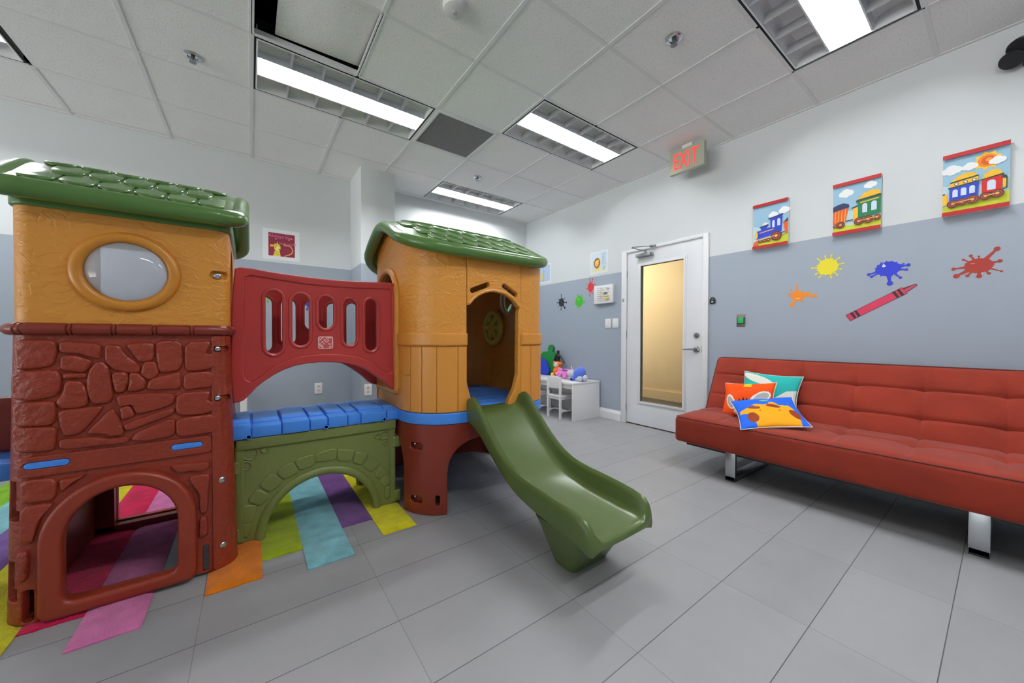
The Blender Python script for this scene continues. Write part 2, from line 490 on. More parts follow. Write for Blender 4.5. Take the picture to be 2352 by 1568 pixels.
for k in range(1, 6): box(bm, XL - .08, XL - .01, WA + (WB - WA) * k / 6 - .025, WA + (WB - WA) * k / 6 + .025, WZ0, WZ1)
box(bm, XL - .08, XL - .01, WA, WB, 2.05, 2.10)
wf = struct(obj('added_window_1', bm, M_white, smooth=0))
bm = NB(); face(bm, [bm.verts.new((XL - .05, y, z)) for y, z in ((WA, WZ0), (WB, WZ0), (WB, WZ1), (WA, WZ1))]); obj('added_window_glass', bm, M_glass, wf, smooth=0)
D0, D1, DH = 1.786, 2.690, 2.035            # doorway in the right wall
bm = NB()
box(bm, XR, XR + .12, YF, D0, 0, 3.0); box(bm, XR, XR + .12, D1, YB, 0, 3.0); box(bm, XR, XR + .12, D0, D1, DH, 3.0)
struct(obj('wall_right', bm, M_wall, smooth=0))
bm = NB(); box(bm, .975, 1.342, 4.137, YB + .01, 0, ZC + .01, bev=.004); struct(obj('pillar_1', bm, M_wall))
# baseboards
def baseboard(name, run):
    prof = [(0, 0), (.017, 0), (.017, .085), (.013, .098), (.008, .104), (.006, .116), (.004, .122), (0, .122)]
    bm = NB()
    for (ax, a0, a1) in run:
        if ax == 'R': rings = [[Vector((XR - d, y, z)) for d, z in prof] for y in (a0, a1)]
        elif ax == 'B': rings = [[Vector((x, YB - d, z)) for d, z in prof] for x in (a0, a1)]
        elif ax == 'L': rings = [[Vector((XL + d, y, z)) for d, z in prof] for y in (a0, a1)]
        loft(bm, rings)
    struct(obj(name, bm, M_white, smooth=0))
baseboard('baseboard_right', [('R', 2.757, YB), ('R', YF, 1.733)])
baseboard('baseboard_back', [('B', XL, .975), ('B', 1.342, XR)])
# door casing
bm = NB()
for a, b, z0, z1 in ((D1 - .004, 2.757, 0, 2.062), (1.733, D0 + .004, 0, 2.062), (D0 + .004, D1 - .004, 2.028, 2.062)):
    box(bm, XR - .018, XR + .002, a, b, z0, z1, bev=.004)
box(bm, XR + .055, XR + .075, D0, D0 + .02, 0, DH); box(bm, XR + .055, XR + .075, D1 - .02, D1, 0, DH)
struct(obj('trim_1', bm, M_white))
# ceiling: tiles, grid, plenum
GX = [-1.205 + .61 * i for i in range(-11, 8)]; GY = [1.513 + .61 * j for j in range(-8, 5)] + [4.563]
XS = [XL] + [x for x in GX if x > XL + .05] + [XR]; YS = [YF] + [y for y in GY if y > YF + .05] + [YB]
LIGHTS = [(0.015, 2.733), (1.845, 2.123), (1.845, 3.953), (1.845, .293), (-2.425, 3.343), (1.845, -1.537), (0.015, -.317)]
def in_light(x, y): return any(a < x < a + 1.22 and b < y < b + .61 for a, b in LIGHTS)
bm = NB()
for x0, x1 in zip(XS, XS[1:]):
    for y0, y1 in zip(YS, YS[1:]):
        cx, cy = (x0 + x1) / 2, (y0 + y1) / 2
        if in_light(cx, cy) or (.1 < cx < .6 and 2.13 < cy < 2.73) or (1.845 < cx < 2.455 - 3 and 0): continue
        if 1.24 < cx < 1.84 and 2.74 < cy < 3.34: continue            # return-air grille
        e = 0.006
        box(bm, x0 + e, x1 - e, y0 + e, y1 - e, ZC + .004, ZC + .018)
struct(obj('ceiling', bm, M_tile, smooth=0))
bm = NB()
for x in XS[1:-1]:
    for y0, y1 in zip(YS, YS[1:]):
        if not in_light(x, (y0 + y1) / 2): box(bm, x - .012, x + .012, y0, y1, ZC, ZC + .006)
for y in YS[1:-1]:
    for x0, x1 in zip(XS, XS[1:]): box(bm, x0 + .012, x1 - .012, y - .012, y + .012, ZC + .0006, ZC + .006)
for a in (XR - .022, XL): box(bm, a, a + .022, YF, YB, ZC - .001, ZC + .008)
for a in (YB - .022, YF): box(bm, XL, XR, a, a + .022, ZC - .001, ZC + .008)
for x in (.015, .625): box(bm, x - .002, x + .002, 2.123, 2.733, ZC, ZC + .04)
for y in (2.123, 2.733): box(bm, .015, .625, y - .002, y + .002, ZC, ZC + .04)
# grid members do not cross the open faces of the lights
struct(obj('trim_2', bm, M_grid, smooth=0))
bm = NB(); box(bm, XL, XR, YF, YB, 3.55, 3.6); 
for s in ((XL - .1, XL, YF, YB), (XR, XR + .1, YF, YB), (XL, XR, YB, YB + .1), (XL, XR, YF - .1, YF)): box(bm, s[0], s[1], s[2], s[3], 2.99, 3.6)
struct(obj('ceiling_slab', bm, mat('dark plenum', (34, 36, 44), 0.9), smooth=0))
bm = NB(); box(bm, -.3, .5, 2.05, 2.50, 3.02, 3.3, bev=.01)
tag(obj('air_duct', bm, mat('galvanised duct', (176, 178, 174), 0.5, 0.2)), 'grey metal duct glimpsed through the gap beside the lifted ceiling tile', 'air duct')
bm = NB(); box(bm, 0, .60, 0, .595, 0, .015, bev=.002)
o = obj('ceiling_tile', bm, M_tile, None, (.135, 2.128, ZC + .030)); o.rotation_euler = (radians(1.5), radians(-2.0), 0)
tag(o, 'loose white ceiling tile pushed askew beside a dark gap above the long light', 'ceiling tile')
# corridor beyond the door
M_tan = mat('warm tan paint', (224, 196, 146), 0.6)
bm = NB()
box(bm, 5.46, 5.56, -.5, 6.0, 0, 2.6); box(bm, XR + .12, 5.46, -.6, -.5, 0, 2.6); box(bm, XR + .12, 5.46, 6.0, 6.1, 0, 2.6)
struct(obj('wall_corridor', bm, M_tan, smooth=0))
bm = NB(); box(bm, 5.44, 5.46, -.5, 6.0, 0, .15, bev=.004); box(bm, 5.448, 5.46, -.5, 6.0, .15, .162)
struct(obj('baseboard_corridor', bm, M_tan, smooth=0))
bm = NB(); box(bm, XR, 5.46, -.5, 6.0, -.05, 0.0); struct(obj('floor_corridor', bm, mat('dark corridor carpet', (86, 78, 58), 0.95, bump=(120, .4, .003), var=.15, vscale=40), smooth=0))
bm = NB(); box(bm, XR + .12, 5.56, -.5, 6.0, 2.6, 2.65); struct(obj('ceiling_corridor', bm, M_white, smooth=0))

# ------------------------------------------------------------------ door
door = bpy.data.objects.new('door_1', None); COL.objects.link(door); struct(door, 'white office door with a tall glass pane, closed')
door.location = (XR, 2.238, 0)
def at_door(pts): return [(x - XR, y - 2.238, z) for x, y, z in pts]
G0, G1, GZ0, GZ1 = 1.990, 2.497, .285, 1.848
bm = plate([(D0 + .004 - 2.238, .012), (D1 - .004 - 2.238, .012), (D1 - .004 - 2.238, DH - .005), (D0 + .004 - 2.238, DH - .005)],
           [[(G0 - 2.238, GZ0), (G1 - 2.238, GZ0), (G1 - 2.238, GZ1), (G0 - 2.238, GZ1)]], .044, .0015)
bm.transform(Matrix(((0, 0, 1, .024), (1, 0, 0, 0), (0, 1, 0, 0), (0, 0, 0, 1))))
obj('leaf', bm, mat('white door paint', (224, 228, 232), 0.4), door)
bm = NB()
for w, d in ((.034, -.004), (.022, -.010)):
    t = plate([(G0 - w - 2.238, GZ0 - w), (G1 + w - 2.238, GZ0 - w), (G1 + w - 2.238, GZ1 + w), (G0 - w - 2.238, GZ1 + w)],
              [[(G0 - 2.238, GZ0), (G1 - 2.238, GZ0), (G1 - 2.238, GZ1), (G0 - 2.238, GZ1)]], .014, .003)
    merge(bm, t, Matrix(((0, 0, 1, d + .006), (1, 0, 0, 0), (0, 1, 0, 0), (0, 0, 0, 1))))
obj('glazing_frame', bm, M_white, door)
bm = NB()
for a, b, c, d in ((G0, G1, GZ0, GZ0 + .004), (G0, G1, GZ1 - .004, GZ1), (G0, G0 + .004, GZ0, GZ1), (G1 - .004, G1, GZ0, GZ1)):
    box(bm, .004, .012, a - 2.238, b - 2.238, c, d)
obj('glazing_gasket', bm, mat('brown gasket', (92, 82, 68), .7), door)
bm = NB(); box(bm, .018, .024, G0 - 2.238, G1 - 2.238, GZ0, GZ1); obj('glass_pane', bm, M_glass, door, smooth=0)
# lever, deadbolt, closer, hinges
hy = 1.850 - 2.238
bm = NB(); lathe(bm, [(.031, 0), (.033, .004), (.031, .010), (.022, .014), (.012, .016), (.011, .045), (.0005, .046)], (0.002, hy, .906), (-1, 0, 0), 24)
tube(bm, [(-.040, hy, .906), (-.048, hy + .02, .907), (-.050, hy + .06, .906), (-.050, hy + .115, .902)], [.010, .0095, .008, .006], seg=10)
obj('lever_handle', bm, M_steel, door)
bm = NB(); lathe(bm, [(.027, 0), (.028, .006), (.024, .014), (.012, .016), (.0005, .016)], (.002, hy - .002, 1.048), (-1, 0, 0), 24); box(bm, -.026, -.014, hy - .006, hy + .002, 1.030, 1.066, bev=.002)
obj('deadbolt', bm, M_steel, door)
bm = NB(); box(bm, -.004, .004, D0 + .003 - 2.238, D0 + .012 - 2.238, .875, .935); obj('latch_plate', bm, M_gap, door)
bm = NB(); box(bm, -.055, .0, .115, .300, 1.945, 1.985, bev=.004); box(bm, -.040, 0, .10, .115, 1.952, 1.978, bev=.003)
lathe(bm, [(.014, 0), (.014, .03), (.0005, .03)], (-.03, .19, 1.985), (0, 0, 1), 12)
tube(bm, [(-.03, .19, 2.010), (-.20, .245, 2.025)], .008, seg=8, flat=.5, up=(0, 0, 1)); tube(bm, [(-.20, .245, 2.034), (-.03, .095, 2.046)], .008, seg=8, flat=.5, up=(0, 0, 1))
box(bm, -.045, -.016, .06, .125, 2.036, 2.056, bev=.003)
obj('door_closer', bm, M_steel, door)
for hz in (1.78, 1.06, .18):
    bm = NB(); lathe(bm, [(.0005, -.04), (.006, -.04), (.006, .04), (.0005, .04)], (-.006, D1 - 2.238 - .001, hz), (0, 0, 1), 10); obj('hinge', bm, M_steel, door)
# ------------------------------------------------------------------ ceiling lights
def ceiling_light_parts(root):
    W, D = 1.22, .61
    bm = NB()
    # rim: white flange with a black strip painted in for the shadow gap
    def frame(x0, x1, y0, y1, w, z0, z1, mi):
        for a in ((x0, x1, y0, y0 + w), (x0, x1, y1 - w, y1), (x0, x0 + w, y0 + w, y1 - w), (x1 - w, x1, y0 + w, y1 - w)):
            box(bm, a[0], a[1], a[2], a[3], z0, z1, mi=mi)
    frame(.012, W - .012, .012, D - .012, .013, .001, .006, 1)
    frame(.025, W - .025, .025, D - .025, .008, -.002, .012, 0)
    # inner reflector body: three channels, closed ends, roof
    x0, x1 = .030, W - .030
    prof = [(.030, .002), (.045, .050), (.075, .078), (.130, .084), (.180, .070), (.205, .030), (.225, .055), (.255, .082), (.355, .082), (.385, .055), (.405, .030), (.430, .070), (.480, .084), (.535, .078), (.565, .050), (.580, .002)]
    A = [bm.verts.new((x0, y, z)) for y, z in prof]; B = [bm.verts.new((x1, y, z)) for y, z in prof]
    for i in range(len(prof) - 1): face(bm, [A[i], A[i + 1], B[i + 1], B[i]], 0)
    box(bm, x0 - .006, x0, .03, .58, 0, .09); box(bm, x1, x1 + .006, .03, .58, 0, .09)
    box(bm, x0 - .006, x1 + .006, .02, .59, .09, .12, mi=1)
    obj('housing', bm, [M_refl, M_gap], root, smooth=30)
    bm = NB()
    for yb in (.205, .405):                                    # long V blades
        loft(bm, [[(x0, yb - .004, .001), (x0, yb + .004, .001), (x0, yb + .016, .034), (x0, yb - .016, .034)], [(x1, yb - .004, .001), (x1, yb + .004, .001), (x1, yb + .016, .034), (x1, yb - .016, .034)]])
    for k in range(1, 6):                                      # cross blades of the two side channels
        xb = x0 + (x1 - x0) * k / 6
        for ya, yc in ((.032, .201), (.409, .578)):
            loft(bm, [[(xb - .003, ya, .002), (xb + .003, ya, .002), (xb + .010, ya, .050), (xb - .010, ya, .050)], [(xb - .003, yc, .002), (xb + .003, yc, .002), (xb + .010, yc, .050), (xb - .010, yc, .050)]])
    for k in range(1, 6):                                      # thin ribs of the lamp channel
        xb = x0 + (x1 - x0) * k / 6
        box(bm, xb - .0015, xb + .0015, .21, .40, .004, .030)
    obj('louver', bm, M_alu, root, smooth=20)
    bm = NB()
    for yt in (.285, .325):
        tube(bm, [(x0 + .02, yt, .060), (x1 - .02, yt, .060)], .013, seg=10)
    obj('lamp', bm, M_lamp, root)
lab = ['long louvred ceiling light between the lifted tile and the grey return-air grille', 'louvred ceiling light to the right of the grey return-air grille, before the exit sign',
       'small-looking far louvred ceiling light next to the back wall', 'large louvred ceiling light cut off by the top edge, above the train pictures',
       'louvred ceiling light of which only a corner shows at the left edge of the photo']
off = ['louvred ceiling light out of view over the near end of the sofa', 'louvred ceiling light out of view above and behind the viewpoint']
proto = None
for i, (x, y) in enumerate(LIGHTS):
    if proto is None:
        proto = thing('ceiling_light', lab[0], 'ceiling light', (x, y, ZC), group='recessed ceiling lights'); ceiling_light_parts(proto)
    else:
        c = copy_tree(proto); c.location = (x, y, ZC); c['label'] = (lab + off)[i]
# return-air grille
t = thing('ceiling_vent', 'square grey return-air grille in the ceiling beside the long light', 'vent', (1.54, 3.038, ZC))
bm = NB()
for a in ((-.293, .293, -.293, -.268), (-.293, .293, .268, .293), (-.293, -.268, -.268, .268), (.268, .293, -.268, .268)): box(bm, a[0], a[1], a[2], a[3], -.002, .012, bev=.001)
obj('frame', bm, M_grid, t)
bm = NB()
for k in range(44):
    a = -.262 + .524 * k / 43
    box(bm, a - .0025, a + .0025, -.268, .268, .002, .014); box(bm, -.268, .268, a - .0025, a + .0025, .002, .014)
obj('egg_crate', bm, mat('grey grille paint', (150, 151, 151), 0.6), t, smooth=0)
bm = NB(); box(bm, -.29, .29, -.29, .29, .016, .03); obj('backing', bm, mat('vent backing', (96, 97, 98), 0.9), t, smooth=0)
# sprinklers
def sprinkler(x, y, label, d=1.0):
    t = thing('sprinkler', label, 'sprinkler', (x, y, ZC + .004), group='ceiling sprinklers')
    bm = NB(); lathe(bm, [(.050, 0), (.050, -.003), (.044, -.008), (.030, -.010), (.028, -.002), (.012, .0), (.012, 0)], (0, 0, 0), (0, 0, 1), 24); obj('escutcheon', bm, M_chrome, t)
    bm = NB(); lathe(bm, [(.010, 0), (.010, -.020), (.004, -.026), (.004, -.040), (.0005, -.04)], (0, 0, 0), (0, 0, 1), 12)
    tube(bm, [(-.008, 0, -.016), (-.016, 0, -.028), (-.004, 0, -.040)], .002, seg=6); tube(bm, [(.008, 0, -.016), (.016, 0, -.028), (.004, 0, -.040)], .002, seg=6)
    obj('head', bm, M_steel, t)
    bm = NB()
    lathe(bm, [(.0005, -.040), (.020, -.041), (.020, -.043), (.0005, -.043)], (0, 0, 0), (0, 0, 1), 16); obj('deflector', bm, M_steel, t)
sprinkler(-.299, 3.188, 'chrome fire sprinkler in the ceiling left of the long light')
sprinkler(2.130, 1.235, 'chrome fire sprinkler in the ceiling left of the large cut-off light')
sprinkler(2.143, 3.638, 'small far chrome sprinkler in the ceiling above the far light')
t = thing('smoke_detector', 'round white smoke detector on the ceiling at the top edge of the photo', 'smoke detector', (.934, 1.838, ZC + .004))
bm = NB(); lathe(bm, [(.068, 0), (.068, -.012), (.060, -.026), (.034, -.036), (.0005, -.038)], seg=32); obj('cover', bm, mat('detector white', (214, 214, 213), .5), t)
bm = NB(); lathe(bm, [(.014, -.036), (.014, -.042), (.009, -.045), (.0005, -.044)], seg=20); obj('sensor', bm, mat('detector grey', (180, 180, 180), .5), t)
# exit sign hung from the ceiling near the right wall
t = thing('exit_sign', 'lit red EXIT sign under the ceiling above the door', 'exit sign', (3.36, 1.815, 0))
bm = NB(); box(bm, 0, .045, -.168, .168, 2.620, 2.838, bev=.004); obj('case', bm, mat('aged cream metal', (178, 180, 158), .5), t)
bm = NB(); box(bm, .012, .034, -.05, .05, 2.838, ZC, bev=.002); obj('canopy', bm, M_grid, t)
tb = text_bm('EXIT', .215, .001); cxs = [v.co.x for v in tb.verts]; cys = [v.co.y for v in tb.verts]
sx = .235 / (max(cxs) - min(cxs)); sy = .150 / (max(cys) - min(cys)); mx = (max(cxs) + min(cxs)) / 2; my = (max(cys) + min(cys)) / 2
for v in tb.verts: v.co = Vector((-.003 - v.co.z, -(v.co.x - mx) * sx, 2.730 + (v.co.y - my) * sy))
k = NT('lit red letters'); k.b.inputs['Base Color'].default_value = rgb((255, 60, 60)); k.b.inputs['Emission Color'].default_value = rgb((255, 66, 58)); k.b.inputs['Emission Strength'].default_value = 0.75
obj('letters', tb, k.m, t, smooth=0)
# twin emergency lamps at the right edge
t = thing('emergency_light', 'black twin-head emergency light high on the right wall at the photo edge', 'emergency light', (XR, -.055, 2.66))
bm = NB(); box(bm, -.05, 0, -.12, .02, -.05, .08, bev=.01); obj('body', bm, M_black, t)
for y, z in ((.055, -.015), (.03, .045)):
    bm = NB(); lathe(bm, [(.0005, -.05), (.030, -.048), (.044, -.02), (.048, .02), (.044, .024), (.0005, .020)], (-.085, y, z), (-.75, .2, -.62), 24)
    tube(bm, [(-.05, y - .02, z), (-.08, y, z)], .012, seg=8); obj('lamp_head', bm, M_black, t)
# ------------------------------------------------------------------ things on the walls
def canvas(y0, y1, label, paint_fn):
    w, h = y0 - y1, .388
    t = thing('canvas_picture', label, 'picture', (XR, (y0 + y1) / 2, 2.003), group='toy train canvases above the sofa')
    fn = lambda a, b, d=0.0: Vector((-d, w / 2 - a, b - h / 2))
    bm = NB(); box(bm, -.026, 0, -w / 2, w / 2, -h / 2, h / 2, bev=.002); obj('stretcher', bm, mat('canvas edge', (206, 208, 200), .8), t)
    p = Pic(fn, .0264)
    sky, grass = flat((150, 190, 214)), flat((196, 206, 44))
    p.poly(sky, [(.001, .001), (w - .001, .001), (w - .001, h - .001), (.001, h - .001)])
    p.poly(flat((186, 212, 218)), [(.001, .05), (w - .001, .05), (w - .001, .19), (w * .5, .16), (.001, .20)])
    p.poly(grass, [(.001, .02), (w - .001, .02), (w - .001, .10), (w * .75, .085), (w * .4, .06), (w * .15, .075), (.001, .06)])
    paint_fn(p, w, h)
    red = flat((178, 22, 28))
    p.poly(red, [(.0, .0), (w, .0), (w, .026), (.0, .026)]); p.poly(red, [(.0, h - .026), (w, h - .026), (w, h), (.0, h)])
    p.done('painting', t)
wht, navy, cob, och, brn, wood, org = flat((238, 240, 240)), flat((28, 40, 76)), flat((38, 62, 190)), flat((240, 184, 40)), flat((96, 36, 22)), flat((232, 170, 96)), flat((222, 92, 32))
dkg, grn, rd, lav = flat((24, 58, 44)), flat((14, 112, 66)), flat((200, 26, 22)), flat((206, 222, 240))
def cloud(p, x, y, s):
    for dx, dy, r in ((-.6, 0, .55), (0, .25, .75), (.6, .05, .6), (0, -.2, .6)): p.disc(wht, x + dx * s, y + dy * s, r * s, n=16)
def wheel(p, x, y, r):
    p.disc(brn, x, y, r); p.disc(flat((170, 76, 40)), x, y, r * .72); p.disc(brn, x, y, r * .55); p.disc(wood, x, y, r * .32, n=10)
def arch_win(p, x, y, w, h): p.poly(lav, [(x, y), (x + w, y)] + [(x + w / 2 + w / 2 * cos(pi * i / 8), y + h - w / 2 + w / 2 * sin(pi * i / 8)) for i in range(9)])
def engine(p, w, h):
    cloud(p, w * .58, h * .70, .030); cloud(p, w * .88, h * .75, .034); cloud(p, w * .36, h * .52, .020)
    p.poly(cob, [(w * .10, .085), (w * .62, .105), (w * .62, .175), (w * .12, .155)]); p.disc(och, w * .10, .122, .012, .034)
    p.poly(cob, [(w * .53, .10), (w * .82, .12), (w * .84, .255), (w * .50, .245)]); p.poly(navy, [(w * .45, .238), (w * .86, .256), (w * .86, .268), (w * .45, .250)])
    p.poly(cob, [(w * .26, .150), (w * .40, .155), (w * .44, .190), (w * .22, .180)]); p.poly(navy, [(w * .20, .180), (w * .46, .190), (w * .45, .202), (w * .20, .190)])
    arch_win(p, w * .56, .165, .018, .06); arch_win(p, w * .70, .172, .022, .06); p.line(wood, [(w * .20, .135), (w * .60, .150)], .008)
    p.poly(org, [(w * .02, .030), (w * .16, .030), (w * .14, .075), (w * .05, .065)])
    for x in (.22, .34, .46): wheel(p, w * x, .062 + .01 * x, .016)
    wheel(p, w * .68, .088, .040); p.line(wood, [(w * .2, .072), (w * .68, .092)], .006)
    p.line(navy, [(w * .80, .105), (w, .112)], .007); p.poly(org, [(w * .92, .10), (w - .001, .095), (w - .001, .20), (w * .87, .19)]); p.poly(navy, [(w * .87, .185), (w - .001, .195), (w - .001, .225)])
def wagons(p, w, h):
    cloud(p, w * .28, h * .78, .036); cloud(p, w * .78, h * .84, .030)
    p.poly(org, [(.001, .085), (w * .28, .095), (w * .34, .195), (.001, .185)])
    for x in (.05, .12, .19, .26): p.line(och, [(w * x, .095), (w * (x + .015), .185)], .004)
    p.poly(navy, [(.001, .180), (w * .36, .198), (w * .34, .222), (w * .22, .236), (w * .08, .228), (.001, .218)])
    wheel(p, w * .17, .075, .026); wheel(p, w * .0 + .014, .070, .013); p.line(navy, [(w * .28, .095), (w * .46, .10)], .007)
    p.poly(och, [(w * .44, .09), (w * .54, .09), (w * .54, .185), (w * .44, .180)]); p.poly(dkg, [(w * .41, .178), (w * .56, .190), (w * .56, .20), (w * .41, .188)])
    p.poly(grn, [(w * .54, .10), (w - .001, .112), (w - .001, .235), (w * .54, .222)]); p.line(och, [(w * .58, .212), (w * .96, .222)], .007)
    p.poly(dkg, [(w * .50, .220), (w - .001, .238), (w - .001, .250), (w * .50, .234)])
    p.poly(och, [(w * .52, .236), (w - .001, .250), (w * .96, .278), (w * .82, .290), (w * .66, .276)])
    arch_win(p, w * .63, .135, .026, .066); arch_win(p, w * .81, .140, .028, .066)
    for x in (.56, .75, .95): wheel(p, w * x - (.006 if x > .9 else 0), .072 + .012 * x, .027 if x < .9 else .020)
    p.line(wood, [(w * .56, .08), (w * .97, .088)], .006)
def coaches(p, w, h):
    p.poly(flat((246, 200, 40)), [(w * .68 + (.058 if i % 2 else .042) * cos(i * pi / 9), h * .78 + (.058 if i % 2 else .042) * sin(i * pi / 9)) for i in range(18)])
    p.disc(flat((236, 130, 30)), w * .68, h * .78, .038); p.disc(flat((214, 84, 22)), w * .69, h * .78, .026); p.disc(flat((240, 150, 40)), w * .70, h * .79, .012)
    cloud(p, w * .14, h * .74, .036); cloud(p, w * .42, h * .74, .028); cloud(p, w * .82, h * .74, .028)
    p.poly(och, [(.001, .07), (w * .08, .075), (w * .08, .145), (.001, .14)]); p.line(navy, [(0.0, .142), (w * .04, .146)], .009)
    p.poly(cob, [(w * .11, .085), (w * .55, .10), (w * .56, .185), (w * .11, .175)])
    p.poly(och, [(w * .12, .182), (w * .55, .192), (w * .55, .222), (w * .12, .208)]); p.line(dkg, [(w * .09, .176), (w * .57, .190)], .008); p.line(dkg, [(w * .12, .208), (w * .56, .224)], .008)
    p.poly(och, [(w * .14, .214), (w * .54, .228), (w * .48, .250), (w * .34, .254), (w * .22, .240)])
    for x in (.22, .36, .49): p.disc(navy, w * x, .192 + .02 * x, .009); p.disc(wht, w * x, .192 + .02 * x, .006)
    for x in (.16, .29, .42): arch_win(p, w * x, .112 + .02 * x, .022, .048)
    p.poly(rd, [(w * .61, .10), (w * .89, .108), (w * .90, .195), (w * .60, .185)]); p.line(dkg, [(w * .58, .188), (w * .92, .200)], .008)
    p.poly(och, [(w * .61, .192), (w * .90, .204), (w * .86, .232), (w * .74, .238), (w * .64, .218)]); arch_win(p, w * .68, .118, .032, .060)
    p.poly(dkg, [(w * .89, .20), (w * .96, .185), (w * .96, .170), (w * .90, .178)]); p.line(dkg, [(w * .955, .18), (w * .955, .112), (w * .90, .108)], .006); p.line(och, [(w * .925, .12), (w * .925, .17)], .012)
    for x, r in ((.17, .025), (.31, .022), (.47, .026), (.66, .023), (.83, .025)): wheel(p, w * x, .070 + .022 * x, r)
    p.line(wood, [(w * .17, .075), (w * .47, .083)], .006); p.line(wood, [(w * .66, .085), (w * .83, .090)], .006)
canvas(1.342, 1.081, 'canvas picture of a blue steam engine, nearest the door', engine)
canvas(.798, .536, 'canvas picture of an orange coal wagon and green carriage, middle of three', wagons)
canvas(.256, .000, 'canvas picture of blue and red carriages under a sun, right of three', coaches)

# ---- paint splat stickers
def splat(place, rx, rz, col, label, arms, seed, spikes=14, amp=.18, shine=None, hi=None):
    r = random.Random(seed); m = flat(col, .45); p = Pic(place, .0012)
    pts = []
    n = spikes * 6
    for i in range(n):
        t = 2 * pi * i / n; k = 1 + amp * max(0, cos(spikes * t)) ** 3 * r.uniform(.4, 1.2)
        pts.append((rx * k * cos(t), rz * k * sin(t)))
    p.poly(m, pts, d=.0016)
    for ang, L, rad in arms:
        c, s_ = cos(radians(ang)), sin(radians(ang)); x1, z1 = rx * .8 * c, rz * .8 * s_; x2, z2 = rx * L * c, rz * L * s_
        w0, w1 = rad * .8, rad * .35; nx, nz = -s_, c
        p.poly(m, [(x1 + nx * w0, z1 + nz * w0), (x2 + nx * w1, z2 + nz * w1), (x2 - nx * w1, z2 - nz * w1), (x1 - nx * w0, z1 - nz * w0)], d=.0014)
        p.poly(m, ell(x2, z2, rad, rad, 14), d=.0018)
    if hi:
        p.poly(flat(hi[0]), ell(hi[1] * rx, hi[2] * rz, hi[3] * rx, hi[4] * rz, 14), d=.0022)
        if len(hi) > 5: p.poly(flat(hi[0]), [(hi[1] * rx - hi[3] * rx * .7, hi[2] * rz + .5 * hi[4] * rz), (hi[1] * rx + hi[3] * rx * .7, hi[2] * rz + .5 * hi[4] * rz), (hi[1] * rx - .002, hi[2] * rz + hi[4] * rz * 2.6)], d=.0022)
    o = p.done('wall_sticker'); tag(o, label, 'wall sticker', 'paint splash wall stickers')
    return o
splat(on_right(.832, 1.585), .062, .062, (232, 218, 40), 'yellow paint splash sticker under the middle train canvas', [(a, L, .007) for a, L in ((8, 1.5), (40, 1.45), (75, 1.45), (100, 1.4), (130, 1.5), (178, 1.55), (215, 1.4), (238, 1.45), (285, 1.45), (310, 1.5), (340, 1.35))], 3, spikes=11)
splat(on_right(.502, 1.520), .062, .050, (28, 50, 200), 'blue paint splash sticker with a white glint above the crayon', [(275, 2.1, .016), (200, 1.65, .010), (215, 1.6, .009), (8, 1.6, .011), (345, 1.5, .009), (305, 1.75, .009), (20, 1.3, .006)], 5, spikes=15, amp=.22, hi=((240, 242, 248), -.32, .42, .16, .16, 1))
splat(on_right(1.020, 1.375), .043, .040, (240, 138, 22), 'orange paint splash sticker nearest the green push button', [(355, 2.6, .015), (245, 2.0, .016), (95, 2.1, .009), (130, 1.7, .006), (160, 1.5, .005), (180, 1.55, .005), (300, 1.5, .006), (10, 1.5, .018)], 9, spikes=9, hi=((255, 196, 110), .05, -.55, .36, .09))
splat(on_right(.108, 1.480), .056, .044, (158, 34, 14), 'dark red paint splash sticker under the right train canvas', [(60, 2.4, .013), (15, 1.45, .010), (185, 1.75, .010), (218, 1.95, .014), (240, 1.5, .009), (272, 1.5, .012), (300, 1.4, .008), (325, 1.85, .006), (110, 1.6, .008), (135, 1.5, .007), (90, 1.3, .005)], 11, spikes=7, amp=.08, hi=((226, 130, 110), -.4, .35, .18, .06))
splat(on_right(3.812, 1.530), .055, .058, (34, 38, 48), 'black paint splash sticker on the wall right of the round tower', [(92, 1.9, .010), (355, 1.8, .013), (310, 1.9, .017), (265, 1.8, .010), (180, 1.6, .010), (40, 1.5, .007), (140, 1.4, .007), (220, 1.6, .006)], 13, spikes=11)
splat(on_right(3.462, 1.520), .070, .076, (70, 180, 48), 'lime green paint splash sticker between the black and the small red one', [(200, 1.4, .008), (350, 1.4, .010), (265, 1.5, .007), (240, 1.4, .008), (110, 1.3, .008), (60, 1.2, .010)], 15, spikes=13, hi=((150, 220, 120), -.2, .4, .16, .12))
splat(on_right(3.258, 1.690), .050, .060, (216, 44, 44), 'small bright red paint splash sticker beside the white notice box', [(100, 1.9, .009), (70, 1.8, .010), (260, 1.9, .009), (290, 1.6, .008), (190, 1.5, .007), (350, 1.5, .009), (20, 1.6, .007), (150, 1.5, .006)], 17, spikes=12)
splat(on_back(.165, 1.475), .060, .050, (110, 190, 50), 'green paint splash sticker seen through the red railing slot', [(200, 1.5, .010), (260, 1.7, .010), (300, 1.5, .009), (20, 1.4, .010)], 19)
splat(on_back(.545, 1.410), .050, .050, (50, 64, 180), 'small blue paint splash sticker seen through the second railing slot', [(250, 1.7, .011), (300, 1.6, .010), (10, 1.5, .009)], 21)
